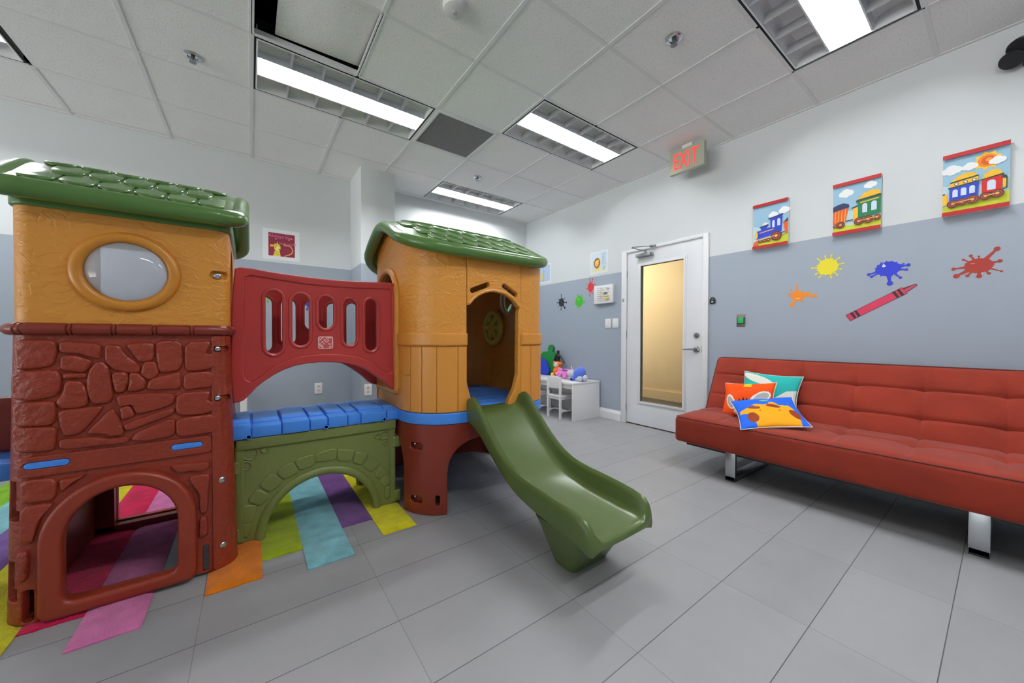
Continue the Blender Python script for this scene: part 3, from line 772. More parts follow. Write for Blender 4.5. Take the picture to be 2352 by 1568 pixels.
# crayon sticker
p = Pic(on_right(.715, 1.168), .0012)
L = math.hypot(.341, .224); an = math.atan2(.224 - .012, .341); ca, sa = cos(an), sin(an)
def cr(u, v): return (u * ca - v * sa + .006, u * sa + v * ca + .010)
pk, dk = flat((206, 44, 84), .45), flat((92, 18, 40), .45)
hw = .0235
p.poly(dk, [cr(0, -hw - .003), cr(L * .84, -hw - .003), cr(L * .84, hw + .003), cr(0, hw + .003)])
p.poly(pk, [cr(.004, -hw), cr(L * .835, -hw), cr(L * .835, hw), cr(.004, hw)])
p.poly(dk, [cr(L * .835, -.019), cr(L, -.007), cr(L, .007), cr(L * .835, .019)]); p.poly(flat((196, 60, 96), .45), [cr(L * .84, -.014), cr(L * .99, -.003), cr(L * .99, .004), cr(L * .84, .006)])
for u in (.07, .70):
    p.poly(flat((40, 12, 22), .45), [cr(L * u, -hw), cr(L * (u + .10), -hw), cr(L * (u + .10), hw), cr(L * u, hw)])
    p.line(pk, [cr(L * (u + .045), -hw), cr(L * (u + .055), hw)], .010)
tag(p.done('crayon_sticker'), 'large crimson crayon sticker slanting up the wall above the sofa', 'wall sticker')

# ---- posters
paper = mat('white paper', (228, 232, 236), .7)
def lion(p, x, y, s):
    p.poly(flat((240, 208, 70)), [(x - .5 * s, y - 1.5 * s), (x + .55 * s, y - 1.5 * s), (x + .4 * s, y - .4 * s), (x - .4 * s, y - .4 * s)])
    p.poly(flat((150, 84, 34)), [(x + (1.0 + .10 * (i % 2)) * s * .82 * cos(2 * pi * i / 20), y + (1.0 + .10 * (i % 2)) * s * 1.05 * sin(2 * pi * i / 20)) for i in range(20)])
    p.disc(flat((246, 206, 60)), x - .05 * s, y - .05 * s, .50 * s, .66 * s); p.disc(flat((246, 206, 60)), x + .38 * s, y + .45 * s, .18 * s)
    for dx in (-.2, .15): p.disc(flat((50, 36, 22)), x + dx * s, y + .1 * s, .06 * s, n=8)
    p.disc(flat((120, 70, 34)), x - .02 * s, y - .2 * s, .12 * s, .08 * s, n=8); p.line(flat((90, 54, 26)), [(x - .2 * s, y - .42 * s), (x, y - .48 * s), (x + .2 * s, y - .40 * s)], .05 * s)
p = Pic(on_right(3.262, 1.855), .0012); p.poly(paper, [(0, 0), (.285, 0), (.285, .285), (0, .285)]); p.poly(flat((206, 222, 232)), [(.014, .02), (.27, .02), (.27, .272), (.014, .272)])
p.poly(flat((222, 226, 196)), [(.014, .02), (.27, .02), (.27, .06), (.014, .05)]); lion(p, .110, .135, .062)
for k in range(7): p.line(flat((150, 170, 186)), [(.195, .245 - .021 * k), (.255 - .012 * (k % 3), .245 - .021 * k)], .006)
p.line(flat((60, 66, 72)), [(.215, .035), (.235, .065), (.232, .078)], .006)
tag(p.done('wall_poster'), 'square pale poster of a brown-maned lion left of the door', 'poster')
p = Pic(on_right(4.33, 1.855), .0012); p.poly(paper, [(0, 0), (.29, 0), (.29, .285), (0, .285)]); p.poly(flat((176, 198, 222)), [(.015, .02), (.268, .02), (.268, .27), (.015, .27)])
for k in range(8): p.disc(flat((66, 60, 52)), .118 + .006 * (k % 3), .045 + .026 * k, .006, n=8)
p.disc(flat((214, 196, 120)), .085, .10, .035, .06)
tag(p.done('wall_poster'), 'pale blue poster mostly hidden behind the round tower', 'poster')
p = Pic(on_back(.108, 1.852), .0012)
p.poly(paper, [(0, 0), (.338, 0), (.338, .325), (0, .325)]); p.poly(flat((140, 28, 58)), [(.050, .038), (.292, .038), (.292, .285), (.050, .285)])
pinkt, ylw = flat((214, 120, 160)), flat((232, 206, 60))
p.text(pinkt, 'Always be', .150, .250, .050, -.03); p.text(pinkt, 'yourself!', .225, .180, .046, -.03)
for x, y in ((.118, .222), (.238, .226), (.262, .242)): p.disc(flat((246, 176, 130)), x, y, .007, n=10)
p.poly(ylw, [(.090, .038), (.160, .038), (.150, .100), (.110, .100)]); p.poly(ylw, ell(.130, .130, .030, .042, 16)); p.disc(flat((244, 230, 140)), .136, .118, .020, .026)
p.poly(ylw, [(.120, .160), (.134, .160), (.132, .200)]); p.poly(ylw, [(.104, .150), (.116, .164), (.108, .180)]); p.poly(flat((240, 170, 70)), [(.066, .130), (.108, .140), (.104, .156), (.068, .158)])
for x, y in ((.104, .060), (.120, .080), (.136, .056), (.122, .150), (.112, .128)): p.disc(flat((150, 96, 20)), x, y, .0045, n=8)
p.disc(flat((40, 24, 20)), .148, .112, .006, n=8)
p.line(flat((240, 170, 96)), [(.195, .042), (.235, .062), (.262, .080), (.274, .112), (.262, .145), (.236, .162), (.205, .160), (.185, .170)], .010)
tag(p.done('wall_poster'), 'maroon "Always be yourself!" poster with a yellow animal on the back wall', 'poster')

# ---- notice box, switches, button, outlet
t = thing('notice_box', 'white notice box with yellow marks on the wall left of the door', 'notice box', (XR, 3.017, 1.57))
bm = NB(); box(bm, -.040, 0, -.150, .150, -.115, .115, bev=.004); obj('case', bm, M_lac, t)
p = Pic(lambda a, b, d=0: Vector((-.040 - d, .15 - a, b - .115)), .0006)
for k in range(7):
    z = .200 - .026 * k; p.line(flat((168, 172, 178)), [(.05, z), (.12 + .03 * (k % 2), z + .002)], .005)
    p.line(flat((226, 208, 70)) if k % 2 else flat((186, 190, 214)), [(.10, z - .008), (.22 + .02 * (k % 3), z - .006)], .008)
p.disc(flat((110, 112, 124)), .19, .125, .035, .012); p.line(flat((206, 176, 60)), [(.15, .095), (.20, .085), (.25, .09)], .012); p.line(flat((196, 120, 70)), [(.20, .04), (.25, .05)], .010); p.disc(flat((170, 172, 190)), .23, .18, .022, .014)
p.done('notice_print', t)
sw = None
for y, lb in ((2.966, 'left of two white light switches beside the door'), (2.852, 'right of two white light switches, closest to the door frame')):
    if sw is None:
        sw = thing('light_switch', lb, 'light switch', (XR, y, 1.202), group='light switches by the door')
        bm = NB(); box(bm, -.006, 0, -.044, .044, -.058, .058, bev=.003); obj('plate', bm, M_lac, sw)
        bm = NB(); box(bm, -.011, -.004, -.017, .017, -.033, .033, bev=.002); obj('rocker', bm, M_lac, sw)
    else:
        c = copy_tree(sw); c.location.y = y; c['label'] = lb
t = thing('exit_button', 'green push button on a steel plate between door and sofa', 'push button', (XR, 1.443, 1.185))
bm = NB(); box(bm, -.004, 0, -.037, .037, -.057, .057, bev=.002); obj('plate', bm, mat('dull steel plate', (128, 126, 118), .4, .7), t)
k = NT('lit green cap'); k.b.inputs['Base Color'].default_value = rgb((10, 140, 70)); k.b.inputs['Emission Color'].default_value = rgb((10, 150, 80)); k.b.inputs['Emission Strength'].default_value = .35
bm = NB(); box(bm, -.016, -.004, -.026, .020, -.024, .022, bev=.003); obj('button', bm, k.m, t)
bm = NB(); box(bm, -.012, -.004, -.032, -.026, -.028, .030); box(bm, -.010, -.004, -.032, .026, -.032, -.026); obj('bezel', bm, M_black, t)
t = thing('wall_hook', 'small black rounded fixture on the wall just right of the door frame', 'wall fixture', (XR, 1.694, 1.386))
bm = plate(rrect2(-.026, .026, -.030, .022, .012) , [], .014, .004); bm.transform(Matrix(((0, 0, -1, -.007), (1, 0, 0, 0), (0, 1, 0, 0), (0, 0, 0, 1)))); lathe(bm, [(.019, 0), (.019, .012), (.014, .015), (.0005, .015)], (0, 0, .018), (-1, 0, 0), 16); obj('body', bm, M_black, t)
p = Pic(lambda a, b, d=0: Vector((-.0145 - d, -a, b)), .0002); p.disc(flat((190, 196, 200)), .0, -.010, .011, .007); p.disc(flat((150, 156, 160)), .0, .014, .006); p.done('print', t)
bm = NB(); box(bm, XR - .024, XR - .018, 2.718, 2.738, 1.452, 1.492, bev=.002)
tag(obj('door_sensor', bm, mat('grey sensor', (150, 154, 158), .5)), 'tiny grey sensor stuck on the left door casing', 'sensor')
t = thing('wall_outlet', 'white double power outlet on the back wall under the red railing', 'outlet', (.627, YB, .430))
bm = NB(); box(bm, -.040, .040, -.006, 0, -.062, .062, bev=.003); obj('plate', bm, M_lac, t)
for z in (.022, -.022):
    bm = plate(ell(0, z, .017, .014, 18), [], .003, .0008); bm.transform(Matrix(((1, 0, 0, 0), (0, 0, 1, -.0072), (0, 1, 0, 0), (0, 0, 0, 1)))); obj('socket', bm, mat('socket white', (196, 196, 196), .4), t)
# bits standing by the back wall, seen under the railing
bm = NB(); box(bm, -.088, -.032, 4.42, 4.60, 0, .52, bev=.004)
tag(obj('white_board', bm, M_lac), 'white upright board by the back wall showing under the left end of the railing', 'board')
c = copy_tree(t); c.location = (1.045, 4.137, .440); c['label'] = 'white power outlet low on the pillar, half hidden by the round tower'
t['group'] = c['group'] = 'white power outlets'
# ------------------------------------------------------------------ climbing playhouse
play = thing('climbing_playhouse', 'large plastic climbing playhouse with two green-roofed towers, bridge and slide', 'playhouse', (0, 0, 0))
# (its parts are modelled directly in room coordinates)
STONES = [
 [(-0.662,1.011),(-0.575,1.011),(-0.573,0.972),(-0.577,0.934),(-0.59,0.919),(-0.654,0.909),(-0.659,0.939)],
 [(-0.667,0.901),(-0.57,0.902),(-0.561,0.872),(-0.565,0.827),(-0.579,0.81),(-0.627,0.801),(-0.665,0.81),(-0.669,0.845)],
 [(-0.665,0.792),(-0.579,0.79),(-0.574,0.764),(-0.577,0.72),(-0.589,0.708),(-0.661,0.711)],
 [(-0.666,0.708),(-0.572,0.698),(-0.575,0.656),(-0.578,0.615),(-0.654,0.621),(-0.661,0.666)],
 [(-0.56,1.008),(-0.462,0.998),(-0.466,0.942),(-0.488,0.952),(-0.525,0.964),(-0.559,0.967)],
 [(-0.558,0.952),(-0.525,0.953),(-0.485,0.933),(-0.498,0.901),(-0.51,0.894),(-0.558,0.904)],
 [(-0.552,0.89),(-0.498,0.889),(-0.501,0.87),(-0.551,0.871)],
 [(-0.547,0.86),(-0.51,0.857),(-0.498,0.812),(-0.497,0.774),(-0.514,0.764),(-0.556,0.765),(-0.569,0.787),(-0.553,0.817)],
 [(-0.472,0.925),(-0.456,0.925),(-0.44,0.902),(-0.438,0.845),(-0.43,0.806),(-0.438,0.775),(-0.48,0.772),(-0.492,0.811),(-0.495,0.858),(-0.488,0.9)],
 [(-0.449,0.993),(-0.41,0.986),(-0.397,0.954),(-0.359,0.913),(-0.361,0.884),(-0.397,0.888),(-0.427,0.902),(-0.447,0.931)],
 [(-0.393,0.995),(-0.32,1.002),(-0.318,0.967),(-0.322,0.932),(-0.356,0.926),(-0.376,0.963)],
 [(-0.309,1.005),(-0.234,1.007),(-0.233,0.923),(-0.243,0.887),(-0.299,0.88),(-0.306,0.941)],
 [(-0.223,0.999),(-0.138,1.004),(-0.159,0.953),(-0.134,0.947),(-0.131,0.892),(-0.18,0.884),(-0.221,0.884)],
 [(-0.345,0.92),(-0.313,0.924),(-0.304,0.881),(-0.321,0.856),(-0.335,0.857),(-0.353,0.878)],
 [(-0.431,0.883),(-0.394,0.886),(-0.391,0.851),(-0.398,0.813),(-0.421,0.81),(-0.428,0.849)],
 [(-0.384,0.88),(-0.36,0.879),(-0.341,0.848),(-0.348,0.816),(-0.39,0.81),(-0.384,0.846)],
 [(-0.325,0.856),(-0.254,0.873),(-0.239,0.872),(-0.239,0.82),(-0.247,0.81),(-0.336,0.812)],
 [(-0.225,0.871),(-0.135,0.876),(-0.135,0.811),(-0.176,0.809),(-0.226,0.805)],
 [(-0.42,0.8),(-0.259,0.795),(-0.261,0.749),(-0.318,0.73),(-0.364,0.72),(-0.378,0.762),(-0.398,0.764),(-0.412,0.755)],
 [(-0.412,0.745),(-0.387,0.755),(-0.37,0.716),(-0.406,0.701)],
 [(-0.399,0.686),(-0.263,0.734),(-0.259,0.707),(-0.392,0.655)],
 [(-0.362,0.65),(-0.259,0.692),(-0.256,0.619),(-0.33,0.61),(-0.379,0.619)],
 [(-0.247,0.789),(-0.144,0.79),(-0.152,0.753),(-0.136,0.736),(-0.136,0.708),(-0.169,0.696),(-0.25,0.701)],
 [(-0.25,0.685),(-0.124,0.691),(-0.128,0.615),(-0.178,0.612),(-0.248,0.612)],
 [(-0.564,0.754),(-0.496,0.758),(-0.455,0.758),(-0.484,0.712),(-0.512,0.669),(-0.551,0.663),(-0.56,0.708)],
 [(-0.448,0.731),(-0.429,0.745),(-0.416,0.702),(-0.401,0.647),(-0.433,0.644),(-0.459,0.66),(-0.5,0.662)],
 [(-0.56,0.651),(-0.515,0.648),(-0.478,0.647),(-0.439,0.633),(-0.393,0.636),(-0.389,0.613),(-0.478,0.614),(-0.561,0.617)],
 [(-0.646,0.52),(-0.572,0.512),(-0.575,0.44),(-0.617,0.442),(-0.644,0.445)],
 [(-0.647,0.428),(-0.577,0.424),(-0.603,0.389),(-0.618,0.339),(-0.626,0.300),(-0.648,0.305)],
 [(-0.652,0.27),(-0.632,0.265),(-0.634,0.182),(-0.647,0.167),(-0.652,0.2)],
 [(-0.562,0.505),(-0.523,0.505),(-0.498,0.512),(-0.541,0.477),(-0.559,0.463)],
 [(-0.272,0.50),(-0.15,0.490),(-0.154,0.453),(-0.246,0.462)],
 [(-0.216,0.438),(-0.146,0.433),(-0.151,0.377),(-0.155,0.275),(-0.176,0.273),(-0.182,0.361)],
 [(-0.180,0.251),(-0.155,0.251),(-0.154,0.177),(-0.182,0.176)]]
# --- left tower: rounded box wrapped from flat plates
LCX, LCY, LHX, LHY, LR = -.385, 2.40, .300, .37, .060
ltap = lambda z: .022 * max(0.0, 1 - z / 1.03)
wl = wrapper(LCX, LCY, LHX, LHY, LR, ltap)
LL = rrlen(LHX, LHY, LR) / 2
lc = corner_cuts(LHX, LHY, LR, 6)
def arch_open(hw, z0, zt, zs, n=16):
    """doorway: straight sides to zs, elliptic head to zt"""
    return [(hw, z0 + .03), (hw, zs)] + [(hw * cos(pi * i / n), zs + (zt - zs) * sin(pi * i / n)) for i in range(1, n)] + [(-hw, zs), (-hw, z0 + .03), (-hw + .012, z0 + .006), (-hw + .03, z0), (hw - .03, z0), (hw - .012, z0 + .006)]
DX = -.400 - LCX                                       # doorway centre on the unrolled front
dooro = [(u + DX, v) for u, v in arch_open(.157, .062, .452, .28)]
sb = LL                                                # back centre
def right_s(y): return (LHX - LR) + LR * pi / 2 + (y - (LCY - LHY + LR))
pock = [rrect2(-.314, -.270, .375, .515, .006), rrect2(-.319, -.274, .095, .235, .006)]
bm = NB()
t = plate([(-LL, .012), (LL, .012), (LL, .05), (LL - .215, .05), (LL - .215, .335), (LL, .335), (LL, 1.045), (-LL, 1.045), (-LL, .335), (-LL + .190, .335), (-LL + .190, .05), (-LL, .05)],
          [dooro, rrect2(right_s(2.24), right_s(2.60), .03, .40, .05), rrect2(-.262, -.240, .018, .132, .008), rrect2(.214, .233, .018, .132, .008)] + pock, .030, .004)
cuts(t, 0, lc); cuts(t, 1, [.15, .3, .45, .6, .75, .9])
# crawl-through window in the rear face, left and right of the seam
wrap(bm, t, wl, 0, -.015)
bm2 = NB()
for s_ in STONES: pebble(bm, [(x - LCX, z) for x, z in s_], wl, .013, .011, 0)
# smooth band that carries the platform tabs
t = plate(rrect2(-.270, .245, .528, .600, .012), [pill(-.245, .568, -.165, .568, .0125), pill(.130, .568, .205, .568, .0125)], .012, .004); cuts(t, 0, lc); wrap(bm, t, wl, 0, .004)
# right corner post
t = plate(rrect2(.246, .330, .014, 1.03, .010), [pill(.262, z, .295, z, .018) for z in (.972, .757)], .016, .005); cuts(t, 0, lc + [.27, .29, .31]); cuts(t, 1, [.25, .5, .75]); wrap(bm, t, wl, 0, .003)
# vertical bars inside the corner pockets
for z0, z1 in ((.405, .515), (.130, .235)):
    t = plate(rrect2(-.306, -.272, z0, z1, .004), [], .01, .003); cuts(t, 0, lc); wrap(bm, t, wl, 0, -.018)
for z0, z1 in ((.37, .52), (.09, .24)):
    t = plate(rrect2(-.330, -.262, z0, z1, .004), [], .004, .001); cuts(t, 0, lc); wrap(bm, t, wl, 1, -.034)  # black back plates stand in for shade deep in the pockets
stone = obj('stone_wall', bm, [M_stone, M_gap], play, wn=True)
# inner lining with the rear opening
bm = NB(); box(bm, LCX - .255, LCX + .255, 2.70, 2.74, .02, .045); box(bm, LCX - .255, -.575, 2.70, 2.74, .02, .55); box(bm, LCX - .255, LCX + .255, 2.70, 2.74, .34, .55)
box(bm, LCX - .272, LCX - .255, 2.08, 2.74, .02, .55)
obj('inner_lining', bm, M_maroon, play, smooth=0)
# doorway frame: fat rounded moulding standing proud of the wall
bm = NB()
t = plate([(u + DX, v) for u, v in arch_open(.212, .013, .503, .28, 24)], [[(u + DX, v) for u, v in arch_open(.153, .066, .448, .28, 24)]], .058, .017, 4)
cuts(t, 0, lc); wrap(bm, t, wl, 0, .006)
obj('doorway_frame', bm, M_stone_s, play, wn=True)
# rolled ledge with joints
bm = NB(); path = []; rad = []
P_ = 2 * LL; sv = [(-LL + P_ * i / 150, .0225) for i in range(150)]; g = -.262 - .112 * 10
while g < LL - .02:
    if g > -LL + .02: sv = [q for q in sv if abs(q[0] - g) > .010]; sv += [(g - .0085, .0225), (g - .007, .0178), (g - .0045, .0178), (g - .003, .0215), (g + .003, .0215), (g + .0045, .0178), (g + .007, .0178), (g + .0085, .0225)]
    g += .112
for s_, q in sorted(sv): path.append(wl(s_, 1.052, .006)); rad.append(q)
tube(bm, path, rad, closed=True, seg=12, up=(0, 0, 1)); obj('ledge', bm, M_maroon, play)
# blue platform inside, its tabs poke through the slots
bm = NB(); box(bm, LCX - .27, LCX + .27, 2.06, 2.74, .545, .585, bev=.005)
for a, b in ((-.245, -.165), (.130, .205)):
    t = plate(pill(a, .568, b, .568, .012), [], .030, .004); wrap(bm, t, wl, 0, -.006)
obj('platform', bm, M_blue, play)
# amber upper storey with oval window
wo = wrapper(LCX + .008, LCY, .301, LHY, .05)
lo = corner_cuts(.301, LHY, .05, 5); LO = rrlen(.301, LHY, .05) / 2
WX, WZ = -.388 - LCX - .008, 1.277
bm = NB()
t = plate([(-LO, 1.066), (LO, 1.066), (LO, 1.545), (-LO, 1.545)], [ell(WX, WZ, .120, .118, 40), pill(-.112 - LCX - .020, 1.293, -.112 - LCX + .020, 1.293, .018), [(u + LO * .45, v) for u, v in arch_open(.16, 1.09, 1.46, 1.3)]], .028, .004)
cuts(t, 0, lo); cuts(t, 1, [1.2, 1.35]); wrap(bm, t, wo, 0, -.014)
bm.faces.ensure_lookup_table()
bmesh.ops.delete(bm, geom=[f for f in bm.faces if f.calc_center_median().y > 2.72 and abs(f.calc_center_median().x - LCX) < .23], context='FACES')
upper = obj('plaster_wall', bm, M_orange, play, wn=True)
bm = NB(); t = plate([(-LO, 1.486), (LO, 1.486), (LO, 1.55), (-LO, 1.55)], [], .020, .007, 3); cuts(t, 0, lo); wrap(bm, t, wo, 0, .000); soffit_bm = bm
bm = NB(); tube(bm, [wo(u, v, .004) for u, v in ell(WX, WZ, .134, .133, 48)], .021, closed=True, seg=12, up=(0, -1, 0), flat=.9)
obj('window_ring', bm, mat('amber smooth plastic', (204, 134, 42), .33), upper)
bm = NB(); rings = []
for k in range(9):
    a = pi / 2 * k / 9; rings.append([wo(u, v, -.012 + .055 * sin(a)) for u, v in ell(WX, WZ, .122 * cos(a), .120 * cos(a), 40)])
R = loft(bm, rings, True, False); c = bm.verts.new(wo(WX, WZ, .044))
for i in range(40): face(bm, [R[-1][i], R[-1][(i + 1) % 40], c])
obj('bubble_window', bm, M_bubble, upper)
def face_bolt(parent, wfn, s, z, w):
    p = wfn(s, z, w); q = wfn(s, z, w + .02); bolt(parent, p, q - p)
bm = NB(); t = plate(rrect2(-.112 - LCX - .045, -.112 - LCX + .045, 1.265, 1.321, .006), [], .004, .001); cuts(t, 0, lo); wrap(bm, t, wo, 0, -.018); obj('bolt_pocket', bm, M_orange, upper)
face_bolt(upper, wo, -.112 - LCX - .008, 1.292, -.014)
for x, z, w in ((-.117, .972, .0), (-.121, .757, .0), (-.115, .398, .010), (-.115, .112, .010)): face_bolt(stone, wl, x - LCX, z, w)
bolt(play, (-.50, 2.70, .30), (0, -1, 0)); 
# --- roofs
def roof(name, x0, x1, yf, yr, ze, zr, cols, rows, cr, droop, extra=None):
    yc, hf = (yf + yr) / 2, (yr - yf) / 2
    def prof(y):
        a = min(1.0, abs(y - yc) / hf); return zr - (zr - ze) * (.50 * (.5 - .5 * cos(pi * a)) + .50 * a ** 1.35)
    xc, hx_ = (x0 + x1) / 2, (x1 - x0) / 2
    def sz(x, y):
        a = min(1.0, abs(y - yc) / hf); return prof(y) - droop * min(1.0, abs(x - xc) / hx_) ** 7 * (1 - a ** 2)
    def half_w(y):
        e = max(0.0, abs(y - yc) - (hf - cr)); return hx_ - cr + math.sqrt(max(0.0, cr * cr - e * e))
    bm = NB() if extra is None else extra
    NY, NX = 44, 22
    ys = [yc - hf * cos(pi * j / NY) for j in range(NY + 1)]; xs = [-cos(pi * i / NX) for i in range(NX + 1)]
    for dz, fl in ((.024, 0), (-.020, 1)):
        V = [[bm.verts.new((xc + x * half_w(y), y, sz(xc + x * half_w(y), y) + dz)) for y in ys] for x in xs]
        for i in range(NX):
            for j in range(NY):
                q = [V[i][j], V[i + 1][j], V[i + 1][j + 1], V[i][j + 1]]; face(bm, q[::-1] if fl else q)
    # fat rolled rim round eaves and gables
    rim = [(x, y) for x, y in rrect2(x0 + .01, x1 - .01, yf + .01, yr - .01, cr, 10)]
    dense = []
    for i in range(len(rim)):
        a, b = rim[i], rim[(i + 1) % len(rim)]; n = max(1, int(math.hypot(b[0] - a[0], b[1] - a[1]) / .04))
        dense += [(lerp(a[0], b[0], k / n), lerp(a[1], b[1], k / n)) for k in range(n)]
    tube(bm, [(x, y, sz(x, y)) for x, y in dense], .036, closed=True, seg=12, up=(0, 0, 1))
    # scale shingles
    w = (x1 - x0 - .12) / cols
    for side in (1, -1):
        for r_ in range(rows):
            a0 = .84 - .76 * r_ / rows; off = (r_ % 2) * w / 2
            for c_ in range(cols + (0 if r_ % 2 == 0 else -1)):
                cx = x0 + .06 + w * (c_ + .5) + off; ln = .76 / rows * 1.45
                out = [(cx + w * .46 * cos(pi + pi * i / 10), w * .46 / hf * (1 + sin(pi + pi * i / 10))) for i in range(11)] + [(cx + w * .46, ln), (cx - w * .46, ln)]
                if abs(cx - xc) + w * .5 > half_w(yc - side * hf * a0) - .03: continue
                t = plate(ccw(out), [], .012, .004, 1); cuts(t, 1, [ln * .33, ln * .66])
                for v in t.verts:
                    u, l, ww = v.co; aa = max(0.0, a0 - l); y = yc - side * hf * aa
                    v.co = Vector((u, y, sz(u, y) + .026 + ww + .012 * (1 - l / ln) - .006))
                if side < 0: bmesh.ops.reverse_faces(t, faces=t.faces)
                merge(bm, t)
    return obj(name, bm, M_green, play, smooth=40), prof
roof_l, prof_l = roof('left_roof', -.735, -.028, 1.965, 2.835, 1.530, 1.735, 6, 3, .085, .02, soffit_bm)
roof_l.name = 'shingle_roof'
RX0, RX1, RYF, RYR = .672, 1.735, 1.815, 2.900
roof_r, prof_r = roof('shingle_roof', RX0, RX1, RYF, RYR, 1.515, 1.765, 9, 4, .27, .050)
# --- bridge
GP = [(-0.071,1.35),(-0.032,1.368),(0.118,1.352),(0.349,1.340),(0.561,1.347),(0.719,1.357),(0.746,1.335),(0.745,0.693),(0.7,0.7),(0.648,0.757),(0.56,0.827),(0.479,0.868),(0.339,0.889),(0.207,0.880),(0.117,0.846),(0.033,0.785),(-0.008,0.734),(-0.036,0.706),(-0.082,0.700)]
GI = [(-0.022,1.318),(0.0,1.328),(0.12,1.316),(0.234,1.306),(0.36,1.303),(0.496,1.305),(0.682,1.314),(0.697,1.294),(0.703,0.822),(0.680,0.806),(0.640,0.825),(0.567,0.886),(0.480,0.918),(0.403,0.930),(0.316,0.933),(0.213,0.925),(0.130,0.896),(0.085,0.868),(0.024,0.814),(0.0,0.802),(-0.02,0.815),(-0.027,0.839)]
SL = [(.053,.141,.930,1.266),(.169,.262,.970,1.259),(.294,.381,1.064,1.254),(.418,.500,.971,1.248),(.534,.617,.937,1.255)]
slots = [pill((a + b) / 2, z0 + (b - a) / 2, (a + b) / 2, z1 - (b - a) / 2, (b - a) / 2, 10) for a, b, z0, z1 in SL]
def toY(y): return lambda u, v, w: Vector((u, y - w, v))      # plate outward (-y)
def guard(y0, flip):
    bm = NB(); gp = chaikin(GP, 1); toY = lambda q: (lambda u, v, w: Vector((u - (.03 if flip else 0), q - w, v)))
    t = plate(ccw(gp), slots, .062, .010, 3); wrap(bm, t, toY(y0 + .036))
    t = plate(ccw(gp), [GI], .016, .007, 3); wrap(bm, t, toY(y0 + .004 if not flip else y0 + .068))
    for s_ in slots: tube(bm, [(u - (.03 if flip else 0), y0 + .006, v) for u, v in s_], .009, closed=True, seg=8, up=(0, -1, 0))
    return obj('guard_panel', bm, M_guard, play, wn=True)
g1 = guard(2.200, False); g2 = guard(2.560, True)
bolt(g2, (.655, 2.545, .80), (0, -1, 0))
# maker's plate with lettering
bm = plate(rrect2(.296, .371, .958, 1.028, .010), [], .006, .002); wrap2 = NB(); wrap(wrap2, bm, toY(2.203)); pl = obj('logo_plate', wrap2, mat('pale pink badge', (240, 190, 186), .4), g1)
p = Pic(lambda a, b, d=0: Vector((.3335 + a, 2.1995 - d, .993 + b)), .0004)
p.poly(flat((206, 84, 84), .4), rrect2(-.031, .031, -.029, .029, .006)); mrd = flat((248, 214, 208), .4)
p.text(mrd, 'STEP', -.004, .004, .031, .75); p.text(mrd, '2', .020, -.016, .034, .30)
p.line(mrd, [(-.032, -.010), (-.012, -.028)], .005); p.line(mrd, [(-.012, .030), (-.030, .014)], .004); p.line(mrd, [(.028, .026), (.012, .031)], .004); p.line(mrd, [(.032, .004), (.030, -.008)], .003)
p.done('logo_lettering', pl)
# blue walkway: moulded planks
bm = NB(); PX = [-.088, .0, .127, .253, .340, .440, .510, .655, .748]
for i, (a, b) in enumerate(zip(PX, PX[1:])):
    dz = (.004, 0, .006, .002, .007, .003, .006, .0)[i]; dy = (0, .006, 0, .005, .001, .006, 0, .004)[i]
    box(bm, a + .0015, b - .0015, 2.168 + dy, 2.632 - dy, .526, .582 + dz, bev=.007); box(bm, a + .004, b - .004, 2.255, 2.545, .56, .592 + dz, bev=.010)
box(bm, -.086, .746, 2.185, 2.615, .520, .575)
for x in (-.01, .33, .64): lathe(bm, [(.012, 0), (.012, .004), (.008, .004), (.008, 0)], (x, 2.168, .536), (0, -1, 0), 14)
obj('walkway', bm, M_blue, play)
VOUSS = [
 [(-0.038,0.193),(0.025,0.183),(0.0,0.108),(-0.036,0.112)], [(-0.015,0.216),(0.022,0.265),(0.076,0.219),(0.033,0.181)], [(0.031,0.283),(0.082,0.331),(0.133,0.279),(0.076,0.239)],
 [(0.105,0.332),(0.168,0.373),(0.203,0.315),(0.138,0.288)], [(0.185,0.377),(0.27,0.395),(0.276,0.340),(0.209,0.320)], [(0.279,0.390),(0.359,0.407),(0.386,0.395),(0.379,0.342),(0.285,0.350)],
 [(0.392,0.397),(0.481,0.374),(0.46,0.318),(0.392,0.336)], [(0.488,0.365),(0.553,0.341),(0.517,0.285),(0.471,0.312)], [(0.564,0.32),(0.62,0.274),(0.575,0.232),(0.527,0.272)],
 [(0.627,0.253),(0.674,0.207),(0.62,0.18),(0.593,0.209)], [(0.658,0.195),(0.685,0.141),(0.643,0.127),(0.62,0.172)], [(0.65,0.117),(0.681,0.118),(0.681,0.062),(0.65,0.054)], [(-0.038,0.104),(-0.005,0.1),(-0.016,0.041),(-0.036,0.048)]]
CIRC = [(-.004,.448,.030),(.056,.459,.016),(-.020,.390,.020),(.643,.436,.024),(.606,.438,.015),(.652,.386,.013)]
